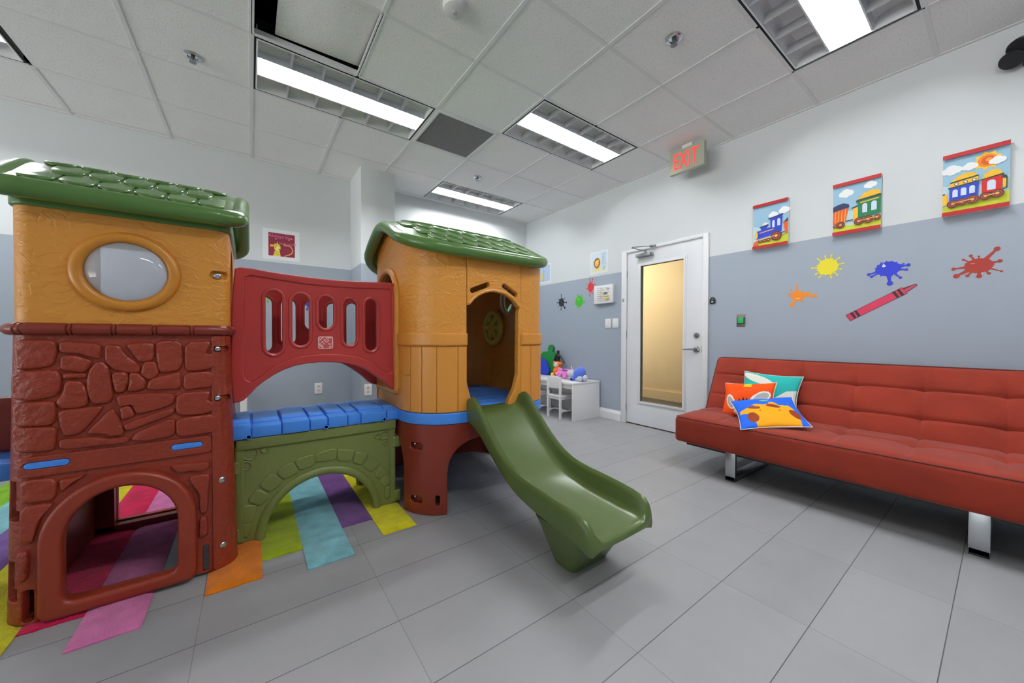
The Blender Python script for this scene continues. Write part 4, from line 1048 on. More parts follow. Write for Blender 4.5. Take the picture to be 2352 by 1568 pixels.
def arch_panel(y0, sgn):
    f = (lambda u, v, w: Vector((u, y0 - w * sgn, v)))
    AX = .318; bm = NB()
    hole = [(AX + .272 * cos(pi * i / 28), .008 + .262 * sin(pi * i / 28)) for i in range(29)] 
    out = [(-.050, .014), (AX - .272, .014)] + hole[::-1][1:-1] + [(AX + .272, .014), (.700, .014), (.700, .520), (-.050, .520)]
    t = plate(out, [], .030, .004); wrap(bm, t, f)
    ringp = [(AX + .285 * cos(pi * i / 36), .008 + .285 * sin(pi * i / 36)) for i in range(37)]
    tube(bm, [f(u, v, .014) for u, v in ringp], .022, seg=10, up=(0, -1, 0), flat=.75)
    for v in VOUSS: pebble(bm, v, lambda u, v_, w: f(u, v_, w + .015), .007, .007)
    for x, z, r in CIRC:
        tube(bm, [f(u, v, .016) for u, v in ell(x, z, r, r, 20)], .0045, closed=True, seg=6, up=(0, -1, 0))
    for a, b, z0, z1, th in ((-.066, -.030, 0.014, .485, .044), (.680, .712, 0.014, .485, .044), (-.062, .714, .468, .524, .052)):
        t = plate(rrect2(a, b, z0, z1, .006), [], th, .007); wrap(bm, t, f)
    for z0, z1 in ((.352, .420), (.020, .092)):                # hinge knuckles on both posts
        for a, b in ((-.098, -.046), (.692, .745)):
            t = plate(rrect2(a, b, z0, z1, .010), [], .054, .012, 3); wrap(bm, t, f)
    return obj('arch_panel', bm, M_olive, play, wn=True)
arch_panel(2.205, 1); arch_panel(2.595, -1)
# --- round tower
TX, TY, THX, THY, TR = 1.235, 2.37, .505, .50, .27
wt = wrapper(TX, TY, THX, THY, TR); TL = rrlen(THX, THY, TR) / 2
tf = THX - TR; tq = TR * pi / 2; ts = THY - TR
tc = corner_cuts(THX, THY, TR, 10)
FACE_L = -(tf + tq + ts); FACE_R = -FACE_L
def arch_cut(c, hw, zs, zt, n=16): return [(c + hw * (abs(cos(pi * i / n)) ** .6) * (1 if cos(pi * i / n) > 0 else -1), zs + (zt - zs) * sin(pi * i / n) ** .8) for i in range(n + 1)]
def legs_outline():
    o = [(TL, 0.0), (TL, .522), (-TL, .522), (-TL, 0.0)]
    for c, hw in ((FACE_L, .27), (0.0, .323), (FACE_R, .27)):
        o += [(c - hw, 0.0)] + arch_cut(c, hw, .22, .425)[::-1] + [(c + hw, 0.0)]
    return o
footslots = [pill(c, z, c + .045 * sg, z, .020) for c, sg in ((-.535, 1), (.535, -1)) for z in (.395, .085)] + [rrect2(-.392, -.366, .055, .115, .012), rrect2(.366, .392, .055, .115, .012)]
bm = NB()
t = plate(ccw(legs_outline()), footslots, .034, .006); cuts(t, 0, tc + [-.32, -.2, -.1, 0, .1, .2, .32]); cuts(t, 1, [.22, .35, .43]); wrap(bm, t, wt, 0, -.017)
for s_ in footslots[:4]:
    q = plate([((u - s_[0][0]) * 1.05 + s_[0][0], v) for u, v in s_], [], .004, .001); cuts(q, 0, tc); wrap(bm, q, wt, 0, -.030)
for s_ in footslots[4:]:
    q = plate(s_, [], .004, .001); cuts(q, 0, tc); wrap(bm, q, wt, 1, -.034)  # shade of the small foot slots painted as black backing
base = obj('tower_base', bm, [M_maroon, M_gap], play, wn=True)
for z in (.400, .090):
    a, b = wt(-.540, z, -.026), wt(-.540, z, .02); bolt(base, a, b - a, .010)
# blue platform ring and floor
bm = NB()
t = plate([(-TL, .522), (TL, .522), (TL, .588), (-TL, .588)], [], .034, .008, 3); cuts(t, 0, tc); wrap(bm, t, wt, 0, -.010)
pts = [wt(-TL + 2 * TL * i / 80, .588, -.012) for i in range(80)]
face(bm, [bm.verts.new((v.x, v.y, .594)) for v in pts]); face(bm, [bm.verts.new((v.x, v.y, .50)) for v in pts][::-1])
for k in range(7): box(bm, TX - .42, TX + .42, 1.96 + .12 * k, 1.96 + .12 * k + .108, .590, .600, bev=.004)
obj('tower_platform', bm, M_blue, play, wn=True)
# amber walls (two halves leaving the doorway above the slide)
ZT = 1.80
holeL = [(u + FACE_L - .02, v) for u, v in arch_open(.205, .69, 1.455, 1.25)]
holeR = ell(FACE_R + .045, 1.330, .092, .112, 28)
def clampz(v):
    v.z = min(v.z, prof_r(v.y) - .012); return v
bm = NB()
left = [(-TL, .588), (-.160, .588), (-.160, .615), (-.185, .69), (-.205, .77), (-.205, ZT), (-TL, ZT)]
right = [(TL, .588), (.095, .588), (.100, .615), (.150, .70), (.172, .78), (.176, 1.19), (.195, 1.26), (.195, ZT), (TL, ZT)]
side_cuts = [sg * (tf + tq + 2 * ts * k / 12) for k in range(13) for sg in (1, -1)]
for out, hl in ((left, holeL), (right, holeR)):
    k_ = -1 if out is left else 1                      # unseen oval rear opening added in each half, lets light in
    t = plate(ccw(out), [hl, ell(k_ * (TL - .14), 1.05, .10, .30, 24)], .040, .005); cuts(t, 0, tc + side_cuts); cuts(t, 1, [.8, 1.0, 1.2, 1.35, 1.44, 1.5])
    wrap(bm, t, lambda s_, z, w: clampz(wt(s_, z, w)), 0, -.020)
# band and vertical boards of the lower half
def skip(a, b, lim): return b > lim[0] and a < lim[1]
r_ = random.Random(4)
for lo_, hi_ in ((-TL, -.205), (.195, TL)):
    a = lo_
    segs = []
    while a < hi_ - .02:
        b = min(hi_, a + r_.uniform(.075, .125)); segs.append((a, b)); a = b
    for a, b in segs:
        if skip(a, b, (FACE_L - .245, FACE_L + .205)): continue
        parts_ = [(.592, .972)] if r_.random() < .82 else [(.592, .80), (.806, .972)]
        for z0, z1 in parts_:
            t = plate(rrect2(a + .0015, b - .0015, z0, z1, .004, 2), [], .010, .004); cuts(t, 0, [c for c in tc if a < c < b]); wrap(bm, t, wt, 1, .001)
    for a, b in ((lo_, min(hi_, FACE_L - .245)), (max(lo_, FACE_L + .205) if lo_ < FACE_L else lo_, hi_)):
        if b - a < .05: continue
        t = plate(rrect2(a, b, .975, 1.050, .006), [], .030, .008); cuts(t, 0, [c for c in tc if a < c < b]); wrap(bm, t, wt, 1, .001)
tw = obj('tower_wall', bm, [M_orange, M_wood], play, wn=True)
bm = NB(); tube(bm, [clampz(wt(u, v, .004)) for u, v in holeL], .022, closed=True, seg=10); obj('doorway_frame', bm, M_wood, tw)
bm = NB(); tube(bm, [wt(u, v, -.042) for u, v in holeR], .008, closed=True, seg=10); obj('porthole_rim', bm, mat('milky rim', (222, 222, 226), .3), tw)
bm = NB(); face(bm, [bm.verts.new(wt(u, v, -.020)) for u, v in holeR]); obj('porthole_pane', bm, M_glass, tw, smooth=0)
# lintel with two slanted eye slots
lint = [(-.203, 1.56), (.193, 1.56), (.193, 1.222), (.172, 1.220), (.150, 1.250), (.115, 1.278), (.06, 1.300), (-.017, 1.309), (-.09, 1.299), (-.14, 1.272), (-.18, 1.235), (-.195, 1.214), (-.203, 1.214)]
eye = lambda x0, z0, x1, z1, xm, zm: [(p[0] + 0, p[1]) for p in pill(x0, z0, x1, z1, .016)]
bm = NB(); t = plate(ccw(lint), [pill(-.168, 1.303, -.062, 1.346, .0155), pill(.062, 1.348, .150, 1.300, .0155)], .040, .006); cuts(t, 0, tc); wrap(bm, t, lambda s_, z, w: clampz(wt(s_, z, w)), 0, -.016)
arc = [(-.195, 1.222), (-.165, 1.256), (-.13, 1.282), (-.09, 1.301), (-.05, 1.311), (-.017, 1.314), (.03, 1.310), (.07, 1.301), (.115, 1.281), (.150, 1.254), (.178, 1.226)]
tube(bm, [wt(u, v, .004) for u, v in arc], .010, seg=8, up=(0, -1, 0))
obj('door_lintel', bm, M_orange, play, wn=True)
# steering wheel on the inside of the far wall
bm = NB(); wc = Vector((1.672, 2.575, 1.108))
tube(bm, [wc + Vector((0, .118 * cos(2 * pi * i / 32), .128 * sin(2 * pi * i / 32))) for i in range(32)], .024, closed=True, seg=10)
for k in range(6):
    a = pi / 3 * k; tube(bm, [wc + Vector((-.012, .02 * cos(a), .02 * sin(a))), wc + Vector((0, .118 * cos(a), .128 * sin(a)))], [.022, .017], seg=8)
lathe(bm, [(.10, .0), (.09, -.008), (.0005, -.008)], wc + Vector((.012, 0, 0)), (1, 0, 0), 24)
sw_ = obj('steering_wheel', bm, M_yel, play)
bm = NB(); lathe(bm, [(.034, 0), (.034, .012), (.022, .024), (.0005, .026)], wc + Vector((-.006, 0, 0)), (-1, 0, 0), 20); obj('hub', bm, M_orang, sw_)
# --- slide
SX = 1.235; HW = .207
ST = [(1.93, .640, .600, .535), (1.87, .662, .596, .528), (1.80, .676, .575, .512), (1.73, .618, .520, .478), (1.62, .515, .425, .400), (1.51, .430, .345, .328), (1.40, .378, .290, .274),
      (1.29, .356, .262, .246), (1.18, .348, .248, .230), (1.07, .338, .240, .218), (1.00, .329, .238, .208)]
bm = NB(); rings = []
def ring(y, zr, zb, zs, k=1.0, fy=0.0):
    h = HW * k
    half = [(h - .006, zs), (h, zs + .02), (h - .001, zr - .030), (h - .006, zr - .008), (h - .018, zr), (h - .030, zr - .008), (h - .038, zr - .026), (h - .046, zb + .026), (h - .058, zb + .008), (h - .085, zb)]
    pts = [(-x, z) for x, z in half] + [(0, zb - .004)] + [(x, z) for x, z in reversed(half)] + [(h - .05, zs + .012), (0, zs + .010), (-(h - .05), zs + .012)]
    return [Vector((SX + x, y + fy, z)) for x, z in pts]
for row in smooth_tab(ST, 4): rings.append(ring(*row))
for y, zr, zb, zs, k in ((.970, .322, .237, .203, 1.0), (.945, .314, .236, .197, .998), (.928, .296, .232, .192, .99), (.916, .272, .225, .189, .975), (.910, .250, .215, .190, .95)): rings.append(ring(y, zr, zb, zs, k))
loft(bm, rings, True, True)
# tapered foot
def fr_(x0, x1, y0, y1, z, r): return [Vector((x, y, z)) for x, y in rrect2(x0, x1, y0, y1, r, 4)]
loft(bm, [fr_(1.060, 1.410, .965, 1.300, .205, .05), fr_(1.072, 1.400, .990, 1.290, .175, .05), fr_(1.118, 1.362, 1.085, 1.222, .014, .03), fr_(1.124, 1.356, 1.091, 1.216, .0, .026)])
obj('slide', bm, M_slide, play, smooth=50)
# --- short climbing step on the far left of the square tower
bm = NB(); box(bm, -1.30, -.715, 2.20, 2.60, .48, .55, bev=.01); obj('side_platform', bm, M_blue, play)
bm = NB(); t = plate(rrect2(-1.32, -.716, .552, .775, .06), [], .04, .012); wrap(bm, t, toY(2.42)); obj('side_rail', bm, M_maroon, play)
# ------------------------------------------------------------------ striped rug
STR = [(-1.55, -1.375, 2.25, 3.75, (238, 120, 20)), (-1.375, -1.21, 2.05, 4.05, (128, 182, 28)), (-1.21, -1.045, 2.20, 3.80, (134, 196, 204)), (-1.045, -.885, 1.95, 4.0, (116, 84, 150)),
       (-.885, -.655, 1.80, 3.7, (222, 204, 24)), (-.655, -.497, 1.972, 4.05, (200, 22, 76)), (-.497, -.318, 1.778, 3.8, (214, 116, 168)), (-.318, -.153, 2.66, 3.95, (150, 186, 96)),
       (-.153, .036, 1.846, 3.7, (234, 118, 12)), (.036, .199, 1.986, 4.0, (152, 172, 12)), (.199, .391, 1.790, 3.75, (126, 186, 196)), (.391, .549, 2.082, 4.02, (112, 70, 132)), (.549, .727, 1.880, 3.8, (240, 206, 22))]
bm = NB(); rm = []
rr = random.Random(2)
for i, (x0, x1, y0, y1, c) in enumerate(STR):
    rm.append(mat('rug pile %d' % i, c, .95, bump=(160, .9, .008), var=.24, vscale=11, spec=.1, sheen=.2))
    nx = 8; ny = int((y1 - y0) / .022); T = .013
    def zz(a, b): 
        e = min(a, 1 - a) * (x1 - x0); f = min(b - y0, y1 - b); k = min(1, max(0, (min(e, f)) / .012)); return .004 + (T - .004) * math.sqrt(k)
    V = [[bm.verts.new((lerp(x0, x1, a / nx) + (rr.uniform(-.0015, .0015) if a not in (0, nx) else 0), lerp(y0, y1, b / ny) + (rr.uniform(-.003, .003) if b in (0, ny) else 0), zz(a / nx, lerp(y0, y1, b / ny)) + rr.uniform(0, .0015))) for b in range(ny + 1)] for a in range(nx + 1)]
    for a in range(nx):
        for b in range(ny): face(bm, [V[a][b], V[a + 1][b], V[a + 1][b + 1], V[a][b + 1]], i)
    for b in range(ny):
        for a in (0, nx):
            p, q = V[a][b], V[a][b + 1]; g = [bm.verts.new((p.co.x, p.co.y, .0005)), bm.verts.new((q.co.x, q.co.y, .0005))]; face(bm, [p, q, g[1], g[0]] if a else [q, p, g[0], g[1]], i)
    for a in range(nx):
        for b in (0, ny):
            p, q = V[a][b], V[a + 1][b]; g = [bm.verts.new((p.co.x, p.co.y, .0005)), bm.verts.new((q.co.x, q.co.y, .0005))]; face(bm, [q, p, g[0], g[1]] if b else [p, q, g[1], g[0]], i)
tag(obj('area_rug', bm, rm), 'shaggy multicoloured striped rug with staggered ends under the playhouse', 'rug')
# ------------------------------------------------------------------ sofa
sofa = thing('sofa_bed', 'rust red suede sofa bed with tufted back on chrome legs', 'sofa', (3.05, .48, 0))
SO = Vector((3.05, .48, 0)); Y0, Y1 = -.62, 1.535; Lc = Y1 - Y0
VS = [1.21, .905, .600, .297, -.005, -.31]
# seat: x across, y along
SW, STH = .69, .195
bm = NB(); ym = sorted([(Y0 + Y1) / -2 + s_ + o_ for s_ in VS for o_ in (-.04, -.025, -.015, -.008, 0, .008, .015, .025, .04)] + [(Y0 + Y1) / -2 + s_ + .15 + o_ for s_ in VS for o_ in (-.08, -.04, 0, .04, .08)])
roundbox(bm, SW, Lc, STH, .030, [-.3, -.25, -.2, -.15, -.1, -.07, -.05, -.037, -.025, -.015, -.005, .01, .03, .06, .1, .15, .2, .25, .3], ym, 3)
cy = (Y0 + Y1) / 2; zc = .215 + STH / 2
hs = [3.02]
for v in bm.verts:
    x, y, z = v.co.x + 3.045, v.co.y + cy, v.co.z
    if z > 0:
        e = min(1, (SW / 2 - abs(v.co.x)) / .14); f = min(1, (Lc / 2 - abs(v.co.y)) / .10); k = max(0, e) * max(0, f)
        d = .026 * math.sqrt(k)
        for h in hs: d -= .012 * k * math.exp(-((x - h) / .012) ** 2)
        for s_ in VS:
            d -= .010 * k * math.exp(-((y - s_) / .014) ** 2)
            for h in hs: d -= .030 * math.exp(-(((x - h) / .045) ** 2 + ((y - s_) / .045) ** 2))
        z += d * min(1, z / (STH / 2))
    v.co = Vector((x, y, z + zc)) - SO
obj('seat', bm, M_suede, sofa, smooth=60)
bm = NB(); xf = 2.703
tube(bm, [Vector((xf + .006, Y0 + .02, .406)) - SO, Vector((xf + .006, Y1 - .03, .406)) - SO, Vector((xf + .03, Y1 - .006, .406)) - SO, Vector((3.36, Y1 - .006, .406)) - SO], .005, seg=6)
obj('seat_piping', bm, M_piping, sofa)
# back: leaning slab
BH, BT = .515, .125
p0, p1 = Vector((3.185, 0, .400)), Vector((3.425, 0, .868)); up_ = (p1 - p0).normalized(); nb = Vector((-up_.z, 0, up_.x))       # nb faces the room
bm = NB(); xm = sorted([h_ - BH / 2 + o_ for h_ in (.160, .345) for o_ in (-.06, -.04, -.025, -.015, -.007, 0, .007, .015, .025, .04, .06)] + [-.20, -.17, -.005, .19, .21])
roundbox(bm, BH, Lc, BT, .030, xm, ym, 3)
hb = [.160, .345]
def backp(h, y, n): return p0 + up_ * h + nb * n + Vector((0, y, 0)) - SO
for v in bm.verts:
    h, y, n = v.co.x + BH / 2, v.co.y + cy, v.co.z - BT / 2
    if v.co.z > 0:
        e = min(1, (BH / 2 - abs(v.co.x)) / .09); f = min(1, (Lc / 2 - abs(v.co.y)) / .10); k = max(0, e) * max(0, f)
        d = .014 * math.sqrt(k)
        for a in hb: d -= .012 * k * math.exp(-((h - a) / .010) ** 2)
        for s_ in VS:
            d -= .008 * min(1, k * 2) * math.exp(-((y - s_) / .010) ** 2)
            for a in hb: d -= .019 * math.exp(-(((h - a) / .040) ** 2 + ((y - s_) / .040) ** 2))
        n += d * min(1, v.co.z / (BT / 2))
    v.co = backp(h, y, n)
obj('backrest', bm, M_suede, sofa, smooth=60)
bm = NB(); tube(bm, [backp(.02, Y1 - .006, -.006), backp(BH - .035, Y1 - .006, -.006), backp(BH - .012, Y1 - .018, -.006), backp(BH - .005, Y1 - .05, -.006), backp(BH - .005, Y0 + .03, -.006)], .005, seg=6); obj('back_piping', bm, M_piping, sofa)
for yl in (1.152, .064):
    bm = NB(); pts = [(2.772, .214), (2.772, .012), (3.385, .012), (3.385, .214)]
    W_ = .033; th = .012
    box(bm, 2.772, 2.798, yl - W_, yl + W_, .006, .214, bev=.003); box(bm, 2.772, 3.385, yl - W_, yl + W_, .006, .034, bev=.003); box(bm, 3.359, 3.385, yl - W_, yl + W_, .006, .36, bev=.003)
    bm.transform(Matrix.Translation(-SO)); lg = obj('leg', bm, mat('brushed chrome leg', (190, 194, 198), .28, 1.0), sofa); lg['label'] = 'chrome sled leg'
    bm = NB(); box(bm, 2.774, 3.383, yl - W_ + .002, yl + W_ - .002, 0, .006); bm.transform(Matrix.Translation(-SO)); obj('rubber_pad', bm, M_rubber, lg)
bm = NB(); box(bm, 2.80, 3.36, Y0 + .05, Y1 - .05, .18, .216); bm.transform(Matrix.Translation(-SO)); obj('under_frame', bm, M_black, sofa)

# ------------------------------------------------------------------ cushions
def cushion(label, c, right, up, w, h, t, pal, pattern, N=84):
    R, U = Vector(right).normalized(), Vector(up).normalized(); F = R.cross(U).normalized(); U = F.cross(R)
    bm = NB(); G = {}
    def P(i, j, sd):
        u, v = -1 + 2 * i / N, -1 + 2 * j / N; k = max(0, (1 - u * u) * (1 - v * v))
        if k < 1e-6: sd = 0
        if (i, j, sd) not in G:
            x = u * w / 2 * (1 - .09 * (1 - v * v) * abs(u) ** 3); y = v * h / 2 * (1 - .09 * (1 - u * u) * abs(v) ** 3)
            d = t / 2 * k ** .42 + (.003 * sin(9 * u + 4 * v) + .003 * sin(7 * v - 3 * u)) * k
            G[(i, j, sd)] = bm.verts.new(R * x + U * y + F * (d * sd))
        return G[(i, j, sd)]
    for i in range(N):
        for j in range(N):
            m = pattern(-1 + 2 * (i + .5) / N, -1 + 2 * (j + .5) / N)
            face(bm, [P(i, j, 1), P(i + 1, j, 1), P(i + 1, j + 1, 1), P(i, j + 1, 1)], m)
            face(bm, [P(i, j, -1), P(i, j + 1, -1), P(i + 1, j + 1, -1), P(i + 1, j, -1)], 0)
    o = obj('cushion', bm, [mat('cushion %d %d %d' % tuple(c_), c_, .9, bump=(300, .2, .001), spec=.15) for c_ in pal], None, c, smooth=60)
    tag(o, label, 'cushion', 'animal cushions on the sofa')
    tr = NB(); tube(tr, [R * (u * w / 2 * (1 - .09 * (1 - v * v) * abs(u) ** 3)) + U * (v * h / 2 * (1 - .09 * (1 - u * u) * abs(v) ** 3)) for u, v in [(-1, -1 + .1 * k) for k in range(20)] + [(-1 + .1 * k, 1) for k in range(20)] + [(1, 1 - .1 * k) for k in range(20)] + [(1 - .1 * k, -1) for k in range(20)]], .003, closed=True, seg=6)
    obj('piping', tr, mat('cushion edge', (230, 226, 216), .9), o)
    return o
def inside(poly):
    def f(u, v):
        c = False; n = len(poly)
        for i in range(n):
            (x0, y0), (x1, y1) = poly[i], poly[(i + 1) % n]
            if (y0 > v) != (y1 > v) and u < (x1 - x0) * (v - y0) / (y1 - y0) + x0: c = not c
        return c
    return f
def el(cx, cy, rx, ry, rot=0.0):
    c, s = cos(rot), sin(rot)
    return lambda u, v: (((u - cx) * c + (v - cy) * s) / rx) ** 2 + ((-(u - cx) * s + (v - cy) * c) / ry) ** 2 < 1
# teal, animal with a white ear and muzzle
def p_teal(u, v):
    for f, m in tl:
        if f(u, v): return m
    return 1
tl = [(el(.62, -.52, .07, .05), 3), (el(-.42, .62, .62, .20, -.38), 2), (inside([(-1, -.2), (.05, -.05), (.30, -.28), (.62, .12), (.98, .24), (.98, -1), (-1, -1)]), 2)]
cushion('teal cushion with white animal shapes leaning on the sofa back, behind the other two', (3.245, 1.078, .602), (-.035, -1, -.03), (.33, 0, .94), .395, .305, .10, [(232, 228, 218), (52, 178, 170), (228, 226, 214), (110, 64, 40)], p_teal)
# orange, big-eared animal with a dark tuft
of = [(inside([(-.12, .70), (.18, .70), (.14, 1.0), (-.10, 1.0)]), 2), (inside([(-.28, -.30), (-.20, -.02), (-.12, -.18), (-.04, .06), (.02, -.16), (.10, .04), (.14, -.20), (.30, -.12), (.2, -.5), (-.3, -.5)]), 4),
      (el(-.56, -.22, .13, .34, .30), 5), (el(.60, .06, .20, .36, -.72), 5), (el(-.56, -.20, .19, .44, .30), 3), (el(.58, .05, .27, .46, -.72), 3), (el(.10, -.72, .5, .34), 3)]
def p_or(u, v):
    for f, m in of:
        if f(u, v): return m
    return 1
cushion('orange cushion with a big-eared animal and dark tuft, leftmost of three', (3.105, 1.170, .545), (-.10, -1, .12), (.42, .10, .90), .375, .285, .10, [(236, 232, 222), (238, 84, 26), (206, 190, 50), (236, 230, 218), (36, 34, 40), (176, 178, 170)], p_or)
# blue, giraffe-like face with brown patches
gb = [(el(-.22, .06, .035, .045), 3), (el(.34, -.02, .035, .045), 3), (el(-.52, -.40, .18, .34), 3), (el(.74, -.30, .14, .34, .2), 3), (el(-.38, .30, .20, .13, -.2), 3), (el(.22, .34, .22, .13, -.35), 3),
      (inside([(-.40, .62), (-.26, .66), (-.08, .48), (.10, .48), (.16, .70), (.28, .70), (.40, .44), (.70, .38), (.78, .1), (.82, -.3), (.76, -1), (-.48, -1), (-.50, -.42), (-.62, -.10), (-.92, -.06), (-.90, .16), (-.62, .30), (-.30, .38)]), 2),
      (inside([(-.12, .88), (.16, .86), (.18, 1), (-.06, 1)]), 4)]
def p_bl(u, v):
    for f, m in gb:
        if f(u, v * 1.22 + .22): return m
    return 1
cushion('blue cushion with an orange giraffe-like face lying in front of the other two', (2.932, .9825, .500), (.36, -.65, .115), (.60, .47, .235), .39, .41, .085, [(234, 230, 222), (44, 104, 226), (242, 166, 34), (140, 62, 34), (136, 200, 60)], p_bl)
# ------------------------------------------------------------------ children's table corner
tb_ = thing('activity_table', 'low white children\'s table with panel ends against the right wall', 'table', (3.40, 3.72, 0))
TO = Vector((3.40, 3.72, 0))
def tbox(name, a, mats=M_lac, bev=.003):
    bm = NB(); box(bm, *a, bev=bev); bm.transform(Matrix.Translation(-TO)); return obj(name, bm, mats, tb_)
tbox('tabletop', (3.150, 3.640, 3.075, 4.37, .442, .466)); tbox('side_panel', (3.153, 3.638, 3.078, 3.100, 0, .442)); tbox('side_panel', (3.153, 3.638, 4.345, 4.367, 0, .442))
tbox('apron', (3.170, 3.190, 3.100, 4.345, .385, .442)); tbox('back_panel', (3.618, 3.638, 3.100, 4.345, .10, .442))
def chair():
    t = thing('childrens_chair', 'white wooden child\'s chair tucked under the low table, nearest the door', 'chair', (3.11, 3.38, 0), group='white children\'s chairs')
    def b_(name, a, bev=.004):
        bm = NB(); box(bm, *a, bev=bev); return obj(name, bm, M_lac, t)
    for y in (-.125, .100):
        b_('leg', (0, .026, y, y + .026, 0, .525)); b_('leg', (.245, .270, y, y + .025, 0, .272))
    b_('seat', (-.002, .275, -.130, .130, .272, .290)); b_('apron', (.006, .020, -.099, .100, .238, .272)); b_('apron', (.026, .245, -.121, -.108, .238, .272)); b_('apron', (.026, .245, .108, .121, .238, .272))
    bm = plate([(-.099, .375), (.100, .375), (.100, .520), (.06, .532), (0, .536), (-.06, .532), (-.099, .520)], [], .016, .004); bm.transform(Matrix(((0, 0, 1, .013), (1, 0, 0, 0), (0, 1, 0, 0), (0, 0, 0, 1)))); obj('backrest', bm, M_lac, t)
    b_('stretcher', (.026, .245, -.119, -.107, .080, .100)); b_('stretcher', (.026, .245, .107, .119, .080, .100)); b_('stretcher', (.130, .144, -.107, .107, .082, .098))
    return t
c1 = chair(); c2 = copy_tree(c1); c2.location = (3.10, 3.82, 0); c2['label'] = 'white wooden child\'s chair mostly hidden behind the round tower'
# toys on the table: furry bodies are single skins
def plush(name, label, cat, loc, rotz, balls, feats, fur, parts=()):
    t = thing(name, label, cat, loc, rotz, 'soft toys on the white table')
    me = bpy.data.metaballs.new(name); mo = bpy.data.objects.new('tmpmeta', me); COL.objects.link(mo)
    me.resolution = .008; me.threshold = .35
    for c, r in balls:
        e = me.elements.new(); e.co = c; e.radius = r * 1.45
    dg = bpy.context.evaluated_depsgraph_get(); dg.update(); m2 = bpy.data.meshes.new_from_object(mo.evaluated_get(dg))
    bm = bmesh.new(); bm.from_mesh(m2); bpy.data.objects.remove(mo); bpy.data.metaballs.remove(me)
    obj('body', bm, fur, t, smooth=80)
    for nm, sh, m in feats:
        bm = NB()
        for c, r in sh: ball(bm, c, r)
        obj(nm, bm, m, t, smooth=80)
    return t
f_blue = mat('blue plush', (92, 126, 224), .95, bump=(140, .5, .004), sheen=.4); f_grey = mat('pale plush', (204, 206, 214), .95, bump=(140, .5, .004), sheen=.3)
f_pink = mat('pink plush', (236, 140, 214), .95, bump=(140, .5, .004), sheen=.4); f_or = mat('orange plush', (240, 116, 30), .95, bump=(140, .5, .004)); f_dk = mat('dark blue plush', (48, 62, 110), .95)
ZT_ = .469
plush('soft_toy', 'blue and white soft toy animal at the near end of the white table', 'soft toy', (3.40, 3.235, ZT_), 0,
      [((0, -.045, .105), .075), ((0, .0, .09), .062), ((-.02, -.10, .03), .034), ((-.06, .03, .028), .032)],
      [('muzzle', [((-.045, .070, .085), (.055, .055, .050)), ((-.04, .075, .125), (.030, .028, .026))], f_grey), ('paw', [((-.065, -.095, .034), (.036, .034, .034))], f_grey), ('paw', [((-.01, -.135, .042), (.032, .030, .040))], f_grey),
       ('foot', [((-.06, .035, .022), (.036, .034, .022))], f_dk), ('ear', [((-.03, .085, .160), (.008, .010, .022))], f_grey), ('eye', [((-.068, .058, .150), .007)], M_black)], f_blue)
plush('soft_toy', 'pink soft toy pig beside the blue one on the white table', 'soft toy', (3.42, 3.505, ZT_), 0,
      [((0, -.04, .075), .062), ((0, .065, .068), .050), ((-.04, -.05, .03), .028), ((-.04, .06, .028), .028)],
      [('snout', [((-.060, .075, .060), (.020, .030, .024))], f_pink), ('ear', [((-.01, .085, .118), (.016, .022, .026))], f_pink), ('ear', [((-.02, .035, .116), (.016, .022, .024))], f_pink), ('collar', [((-.030, -.045, .112), (.030, .040, .012))], mat('mauve felt', (120, 70, 140), .9))], f_pink)
plush('soft_toy', 'orange and white soft toy at the back of the white table', 'soft toy', (3.50, 3.72, ZT_), 0,
      [((0, 0, .08), .065), ((0, 0, .165), .050)],
      [('face', [((-.035, -.005, .170), (.030, .036, .034))], mat('mint felt', (190, 226, 214), .9)), ('ear', [((-.005, .060, .170), (.018, .024, .05))], f_or), ('ear', [((-.005, -.065, .185), (.018, .036, .026))], f_or), ('paw', [((-.055, .04, .03), (.03, .028, .028))], mat('yellow plush', (240, 190, 70), .95)), ('eye', [((-.064, .01, .18), .006)], M_black)], f_or)
# dark posable figure
t = thing('toy_figure', 'dark posable toy figure with an outstretched arm behind the soft toys', 'toy figure', (3.585, 3.80, ZT_))
sk = [((0, 0, .20), .026), ((0, 0, .27), .034), ((0, 0, .315), .016), ((0, 0, .345), .024), ((0, 0, .368), .020), ((0, .030, .19), .020), ((0, .036, .10), .016), ((-.005, .040, .012), .012), ((0, -.030, .19), .020), ((-.01, -.036, .10), .016), ((-.015, -.040, .012), .012),
      ((0, .045, .285), .016), ((-.01, .070, .22), .012), ((-.02, .060, .165), .010), ((0, -.045, .285), .016), ((-.01, -.10, .24), .012), ((-.02, -.155, .195), .010), ((-.03, .040, .006), .010), ((-.04, -.040, .006), .010)]
ed = [(0, 1), (1, 2), (2, 3), (3, 4), (0, 5), (5, 6), (6, 7), (0, 8), (8, 9), (9, 10), (1, 11), (11, 12), (12, 13), (1, 14), (14, 15), (15, 16), (7, 17), (10, 18)]
me = bpy.data.meshes.new('figure'); me.from_pydata([p for p, r in sk], ed, []); fo = link('body', me, t)
md = fo.modifiers.new('skin', 'SKIN'); md.use_smooth_shade = True; fo.modifiers.new('sub', 'SUBSURF').levels = 1
fo.modifiers['sub'].render_levels = 1
for sv, (p_, r) in zip(me.skin_vertices[0].data, sk): sv.radius = (r, r)
me.skin_vertices[0].data[0].use_root = True
me.materials.append(mat('dark toy plastic', (20, 28, 32), .35))
